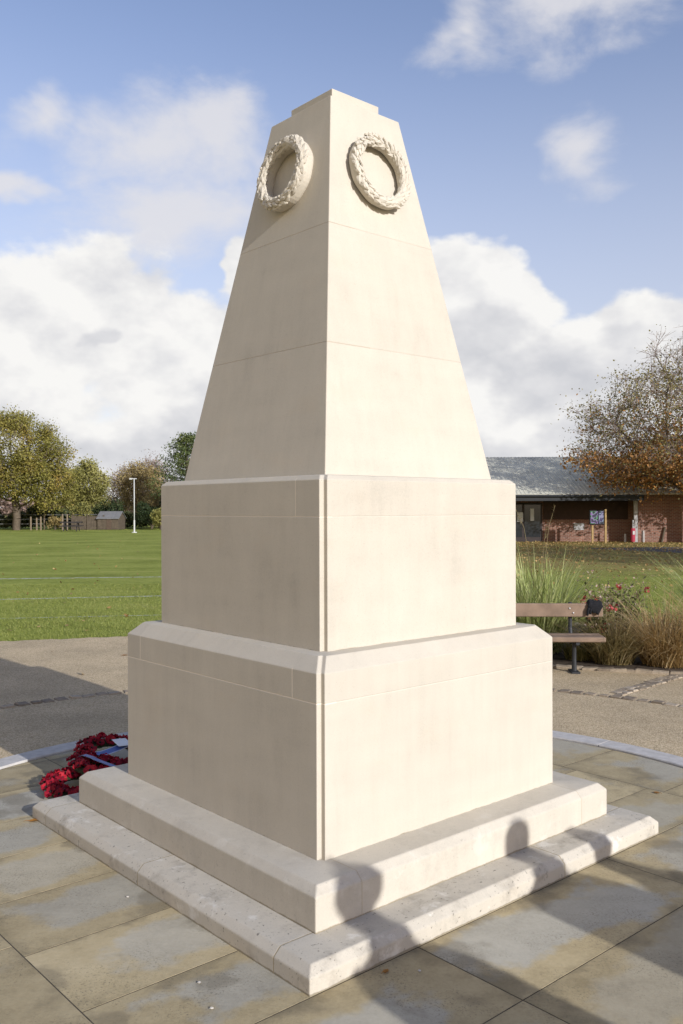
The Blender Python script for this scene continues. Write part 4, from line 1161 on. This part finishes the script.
wp = empty('white_pole', (-15.6, 67.2, -.016)); tag(wp, 'tall slender white pole with short crossbar on the far field', 'pole')
m_ = MB(); m_.tube([(0, 0, 0), (0, 0, 4.1)], .038, 10); m_.build('mast', M_WHITE, wp, smooth=True)
m_ = MB(); m_.tube([(0, 0, 0), (0, 0, .95)], .062, 12); m_.tube([(0, 0, 0), (0, 0, .06)], .2, 12); m_.build('sleeve', M_WHITE, wp)
m_ = MB(); m_.tube([(-.28, 0, 4.06), (.2, 0, 4.06)], .035, 8); m_.box(-.34, -.16, -.07, .07, 4.0, 4.12); m_.build('crossbar', M_WHITE, wp)

# ------------------------------------------------------------------ brick building
def mat_brick():
    m, t, b = new_mat('red brick')
    co = obj_co(t)
    mp = t.mapping(co, (1, 1, 1), rot=(R(90), 0, 0))
    br = t.node('ShaderNodeTexBrick'); t.link(mp, br.inputs['Vector'])
    br.inputs['Scale'].default_value = 1.0; br.inputs['Brick Width'].default_value = .225; br.inputs['Row Height'].default_value = .075; br.inputs['Mortar Size'].default_value = .008
    br.inputs['Color1'].default_value = (.25, .11, .07, 1); br.inputs['Color2'].default_value = (.17, .075, .05, 1); br.inputs['Mortar'].default_value = (.30, .26, .22, 1)
    n = t.noise(co, .9, 5)
    c = t.mix(1.0, br.outputs['Color'], t.ramp(n, [(.3, .8), (.7, 1.15)]), 'MULTIPLY')
    t.link(c, b.inputs['Base Color']); b.inputs['Roughness'].default_value = .9
    return m
def mat_roof():
    m, t, b = new_mat('ribbed metal roof')
    co = obj_co(t)
    c = t.mix(1.0, (.62, .60, .48), t.ramp(t.noise(co, .8, 5), [(.3, .82), (.7, 1.12)]), 'MULTIPLY')
    t.link(c, b.inputs['Base Color']); b.inputs['Roughness'].default_value = .85; b.inputs['Specular IOR Level'].default_value = .1
    return m
M_BRICK = mat_brick(); M_ROOF = mat_roof(); M_FASCIA = simple('dark fascia', (.03, .032, .034), .6, .1, 3)
M_GLASS = simple('dark window glass', (.02, .024, .028), .12, .1, 3, spec=.6)
M_FRAME = simple('dark frame', (.04, .03, .028), .6)
M_PAPER = simple('white notice paper', (.62, .65, .70), .7, .06, 20)
bd = empty('brick_building', (0, 47.4, -.016), R(-2.5)); tag(bd, 'low red brick pavilion with deep eaves and pale ribbed metal roof', 'building')
m_ = MB(); m_.box(5.0, 15.6, 0, 9, 0, 2.55); m_.build('wall', M_BRICK, bd)
m_ = MB(); m_.box(15.25, 34, -1.0, 8.9, 0, 2.62); tag(m_.build('extension_wall', M_BRICK, bd), 'lower brick wing in full sun at right')
m_ = MB(); m_.box(15.2, 34.1, -1.06, 9, 2.625, 2.8); m_.build('coping', M_FASCIA, bd)
# roof: ribbed sheet from eave to ridge and down the back
rv = []; rf = []; x0, x1, st = 4.2, 27.0, .20
xs_ = []
x = x0
while x < x1:
    xs_ += [(x, 0), (x + .12, 0), (x + .14, .014), (x + .18, .014)]; x += st
for xx, dz in xs_:
    rv += [(xx, -2.25, 2.46 + dz), (xx, 5.4, 4.76 + dz), (xx, 11.2, 2.95 + dz)]
for i in range(len(xs_) - 1):
    a = 3 * i; rf += [(a, a + 3, a + 4, a + 1), (a + 1, a + 4, a + 5, a + 2)]
ro = mesh_obj('roof', rv, rf, M_ROOF, bd); sol = ro.modifiers.new('thick', 'SOLIDIFY'); sol.thickness = .03; sol.offset = -1
m_ = MB(); m_.box(4.2, 15.18, -2.30, -2.22, 2.13, 2.43); m_.build('fascia', M_FASCIA, bd)
m_ = MB(); m_.box(4.2, 15.18, -2.21, -.01, 2.16, 2.22); m_.build('soffit', M_FASCIA, bd)
m_ = MB(); m_.tube([(4.2, -2.37, 2.40), (15.15, -2.37, 2.36)], .06, 8); m_.build('gutter', M_FASCIA, bd)
m_ = MB(); m_.box(15.02, 15.2, -1.12, -.94, 0, 2.2); m_.build('corner_post', simple('grey post', (.36, .35, .34), .7), bd)
m_ = MB(); m_.box(10.62, 15.0, -.035, -.003, 1.17, 2.15); m_.build('eave_shade_band', simple('dark eave shade', (.055, .034, .028), .8, .2, 4), bd)  # dark strip laid on the brick to stand for the eave's shadow
dr = MB(); dr.box(8.6, 10.55, -.06, -.003, 0, 2.05); dr = dr.build('door', M_FRAME, bd)
for xa, xb in ((8.68, 9.5), (9.62, 10.46)):
    m_ = MB(); m_.box(xa, xb, -.075, -.063, .25, 1.95); m_.build('pane', M_GLASS, dr)
for xa, xb, za, zb in ((9.25, 9.55, 1.05, 1.55), (9.93, 10.12, 1.1, 1.75)):
    m_ = MB(); m_.box(xa, xb, -.083, -.078, za, zb); m_.build('notice', M_PAPER, dr)
m_ = MB(); m_.box(12.2, 12.75, -.03, -.003, .62, .98); m_.build('wall_plaque', simple('pale plaque', (.42, .42, .42), .7), bd)

# notice case on two timber posts
nb = empty('notice_board', (12.78, 44.6, -.016)); tag(nb, 'dark notice case with two coloured posters on pale timber posts', 'notice board')
m_ = MB(); m_.box(-.40, .34, -.03, .05, .93, 1.66); m_.build('case', M_BLACK, nb, bevel=.02)
def mat_poster(cols):
    m, t, b = new_mat('poster')
    n = t.noise(obj_co(t), 5.5, 2, .4)
    t.link(t.ramp(n, cols, 'CONSTANT'), b.inputs['Base Color']); b.inputs['Roughness'].default_value = .5
    return m
m_ = MB(); m_.box(-.35, .02, -.04, -.032, .99, 1.6); m_.build('poster', mat_poster([(0, (.015, .015, .025)), (.43, (.07, .20, .10)), (.50, (.22, .12, .32)), (.56, (.03, .03, .05))]), nb)
m_ = MB(); m_.box(.06, .30, -.04, -.032, .99, 1.6); m_.build('poster', mat_poster([(0, (.20, .20, .30)), (.42, (.04, .03, .09)), (.52, (.17, .22, .30)), (.58, (.02, .02, .03))]), nb)
for x_ in (-.22, .44):
    m_ = MB(); m_.box(x_ - .045, x_ + .045, .055, .14, 0, 1.7 if x_ > 0 else 1.3); m_.build('post', simple('yellow timber', (.36, .25, .11), .85), nb)
M_PALE = simple('weathered white paint', (.42, .40, .38), .8)
rb = empty('red_bin', (14.72, 45.1, -.016)); tag(rb, 'red box with white panel on grey post near the building corner', 'bin')
M_REDP = simple('red paint', (.36, .03, .06), .6)
m_ = MB(); m_.rings([ellipse_ring(0, 0, z, r_, r_ * .8, 16) for z, r_ in ((.05, .09), (.10, .11), (.70, .12), (.74, .11))]); m_.build('body', M_REDP, rb)
m_ = MB(); m_.box(-.04, .06, -.108, -.094, .42, .60); m_.build('label_panel', M_WHITE, rb)
m_ = MB(); m_.tube([(.05, .16, 0), (.05, .16, 1.15)], .04, 8); m_.build('post', simple('galvanised', (.4, .4, .4), .5), rb)
for nm, lab, x_, y_, h, m0, lean in (('marker_post', 'short white marker post right of the red box', 15.45, 45.7, .60, M_PALE, 0), ('leaning_post', 'dark leaning stump of a post before the brick wall', 16.35, 45.6, .78, M_BARK, .22),
                                     ('marker_post', 'short white marker post left of the red box', 14.42, 45.4, .45, M_PALE, 0)):
    m_ = MB(); m_.tube([(0, 0, 0), (lean * h * .6, 0, h * .6), (lean * h, 0, h)], [.06, .055, .05], 9); o = m_.build(nm, m0); o.location = (x_, y_, -.016); tag(o, lab, 'post')

# ------------------------------------------------------------------ people standing off to the right (their shadows reach the steps)
M_SKIN = simple('skin', (.50, .33, .25), .55, .06, 8)
def person(label, x, y, yaw, h, coat, trouser, hair, broad=1.0, hat=None):
    k = h / 1.75
    vs = []; es = []; rad = []
    def v(p, r_, par=None):
        vs.append(tuple(c * k for c in p)); rad.append((r_ if hasattr(r_, '__len__') else (r_, r_)))
        if par is not None: es.append((par, len(vs) - 1))
        return len(vs) - 1
    pel = v((0, 0, .95), (.145, .105)); wa = v((0, 0, 1.08), (.13, .095), pel); chh = v((0, -.01, 1.26), (.155, .11), wa); nb_ = v((0, .01, 1.43), (.085, .07), chh)
    nk = v((0, 0, 1.50), .053, nb_); jaw = v((0, -.02, 1.57), (.066, .075), nk); hd = v((0, -.005, 1.66), (.078, .095), jaw); v((0, .0, 1.705), (.055, .065), hd)
    v((0, -.112, 1.625), .012, jaw)
    for s in (-1, 1):
        v((s * .080, .0, 1.625), (.012, .02), hd)
        shd = v((s * .17 * broad, .0, 1.41), .062, nb_); el_ = v((s * .235 * broad, .03, 1.13), .044, shd); wr = v((s * .215 * broad, -.09, .90), .030, el_)
        pa = v((s * .21 * broad, -.125, .83), (.034, .020), wr)
        for q, L in zip((-1.5, -.5, .5, 1.5), (.062, .075, .080, .070)):
            f1 = v((s * .208 * broad, -.128 + q * .019, .79), .0095, pa); f2 = v((s * .202 * broad, -.135 + q * .019, .79 - L * .55), .009, f1); v((s * .192 * broad, -.132 + q * .018, .79 - L), .0075, f2)
        t1 = v((s * .19 * broad, -.165, .835), .011, wr); v((s * .183 * broad, -.178, .785), .009, t1)
        hp = v((s * .095, 0, .88), .088, pel); kn = v((s * .10, -.012, .50), .057, hp); an = v((s * .105, .012, .09), .038, kn); ft = v((s * .115, -.10, .045), (.042, .034), an); v((s * .12, -.17, .035), (.03, .025), ft)
    me = bpy.data.meshes.new('person'); me.from_pydata(vs, es, []); me.materials.append(M_SKIN)
    o = bpy.data.objects.new('person', me); COL.objects.link(o)
    sk = o.modifiers.new('skin', 'SKIN'); sk.use_smooth_shade = True
    if not me.skin_vertices:
        bpy.context.view_layer.objects.active = o
        bpy.ops.mesh.customdata_skin_add() if hasattr(bpy.ops.mesh, 'customdata_skin_add') else None
    for i, sv_ in enumerate(me.skin_vertices[0].data):
        sv_.radius = (rad[i][0] * k, rad[i][1] * k); sv_.use_root = (i == 0)
    o.modifiers.new('sub', 'SUBSURF').levels = 1; o.modifiers['sub'].render_levels = 1
    o.location = (x, y, 0); o.rotation_euler = (0, 0, yaw)
    tag(o, label, 'person', 'people standing off to the right')
    mc = simple('coat cloth', coat, .9, .15, 12, bump=.3); mt = simple('trouser cloth', trouser, .9, .12, 12)
    cb = MB()
    cb.rings([ellipse_ring(0, 0, z * k, a * k * broad, b * k, 22) for z, a, b in ((.74, .225, .175), (.90, .215, .165), (1.08, .195, .15), (1.25, .215, .16), (1.38, .222, .135), (1.44, .185, .11), (1.485, .125, .10), (1.54, .112, .10))], cap0=True, cap1=False)
    for s in (-1, 1):
        cb.tube([(s * .15 * broad * k, 0, 1.41 * k), (s * .19 * broad * k, 0.005, 1.36 * k), (s * .238 * broad * k, .03, 1.13 * k), (s * .218 * broad * k, -.08, .92 * k)], [.075 * k, .080 * k, .065 * k, .050 * k], 12)
    cb.build('coat', mc, o, smooth=True)
    tr_ = MB()
    for s in (-1, 1):
        tr_.tube([(s * .095 * k, 0, .92 * k), (s * .098 * k, -.006, .70 * k), (s * .10 * k, -.012, .50 * k), (s * .105 * k, .01, .10 * k), (s * .106 * k, .008, .05 * k)], [.112 * k, .098 * k, .078 * k, .068 * k, .070 * k], 14)
    tr_.build('trousers', mt, o, smooth=True)
    for s in (-1, 1):
        sh_ = MB(); rr = []
        for yy, hw, ht in ((.07, .03, .06), (.05, .045, .10), (-.03, .048, .095), (-.10, .052, .065), (-.17, .047, .05), (-.205, .02, .03)):
            rr.append([((s * .112 + hw * cx_) * k, yy * k, (ht * cz_) * k) for cx_, cz_ in ((-1, 0.005), (1, .005), (1, .5), (.6, 1), (-.6, 1), (-1, .5))])
        sh_.rings(rr); sh_.build('shoe', M_BLACK, o, bevel=.006)
        ey = MB(); ey.ball((s * .033 * k, -.092 * k, 1.648 * k), .012 * k, nu=8, nv=6); ey.build('eye', simple('eye white', (.6, .6, .58), .3), o, smooth=True)
    mo = MB(); mo.tube([(-.028 * k, -.088 * k, 1.578 * k), (0, -.098 * k, 1.576 * k), (.028 * k, -.088 * k, 1.578 * k)], [.004 * k, .007 * k, .004 * k], 6); mo.build('mouth', simple('lips', (.42, .18, .16), .5), o, smooth=True)
    hb = MB()
    hb.rings([ellipse_ring(0, yy * k, z * k, a * k, b * k, 20) for z, a, b, yy in ((1.60, .083, .06, .045), (1.65, .093, .092, .022), (1.69, .094, .108, .004), (1.725, .085, .098, .002), (1.755, .055, .065, .002), (1.765, .02, .03, 0))], cap0=False)
    if hat:
        hb.rings([ellipse_ring(0, 0, z * k, a * k, a * k * 1.12, 20) for z, a in ((1.66, .118), (1.70, .135), (1.745, .132), (1.785, .10), (1.81, .05), (1.815, .02))])
        hb.ball((.0 * k, 0, 1.82 * k), .035 * k, nu=8, nv=6)
    hb.build('hair' if not hat else 'hat', simple('hair', hair, .7, .2, 30), o, smooth=True)
    return o
def stand(lx, head_z, h):
    """spot from which a head of height h throws its shadow to height head_z on the upper step's sunny face"""
    d = (h - head_z) / math.tan(SUN_E)
    return loc2w(lx + d * math.sin(SUN_A), -1.05 - d * math.cos(SUN_A))
for lab, lx, hz, h, coat, tro, hair, br, hat in (
        ('person in a dark knitted hat and long dark coat, nearest the front step corner', -.79, .235, 1.74, (.03, .035, .05), (.04, .04, .045), (.05, .02, .02), .95, True),
        ('bareheaded person in a brown coat, middle of the three standing people', .24, .225, 1.74, (.12, .075, .045), (.03, .035, .06), (.06, .035, .02), 1.0, None),
        ('short person in a green coat, rightmost of the three standing people', .60, .105, 1.50, (.05, .09, .05), (.05, .05, .05), (.12, .08, .05), .8, None)):
    p = stand(lx, hz, h)
    if h < 1.6: p = p + Vector((.1, 0, 0))
    yaw = math.atan2(MC.y - p.y, MC.x - p.x) + PI / 2
    person(lab, p.x, p.y, yaw, h, coat, tro, hair, br, hat)
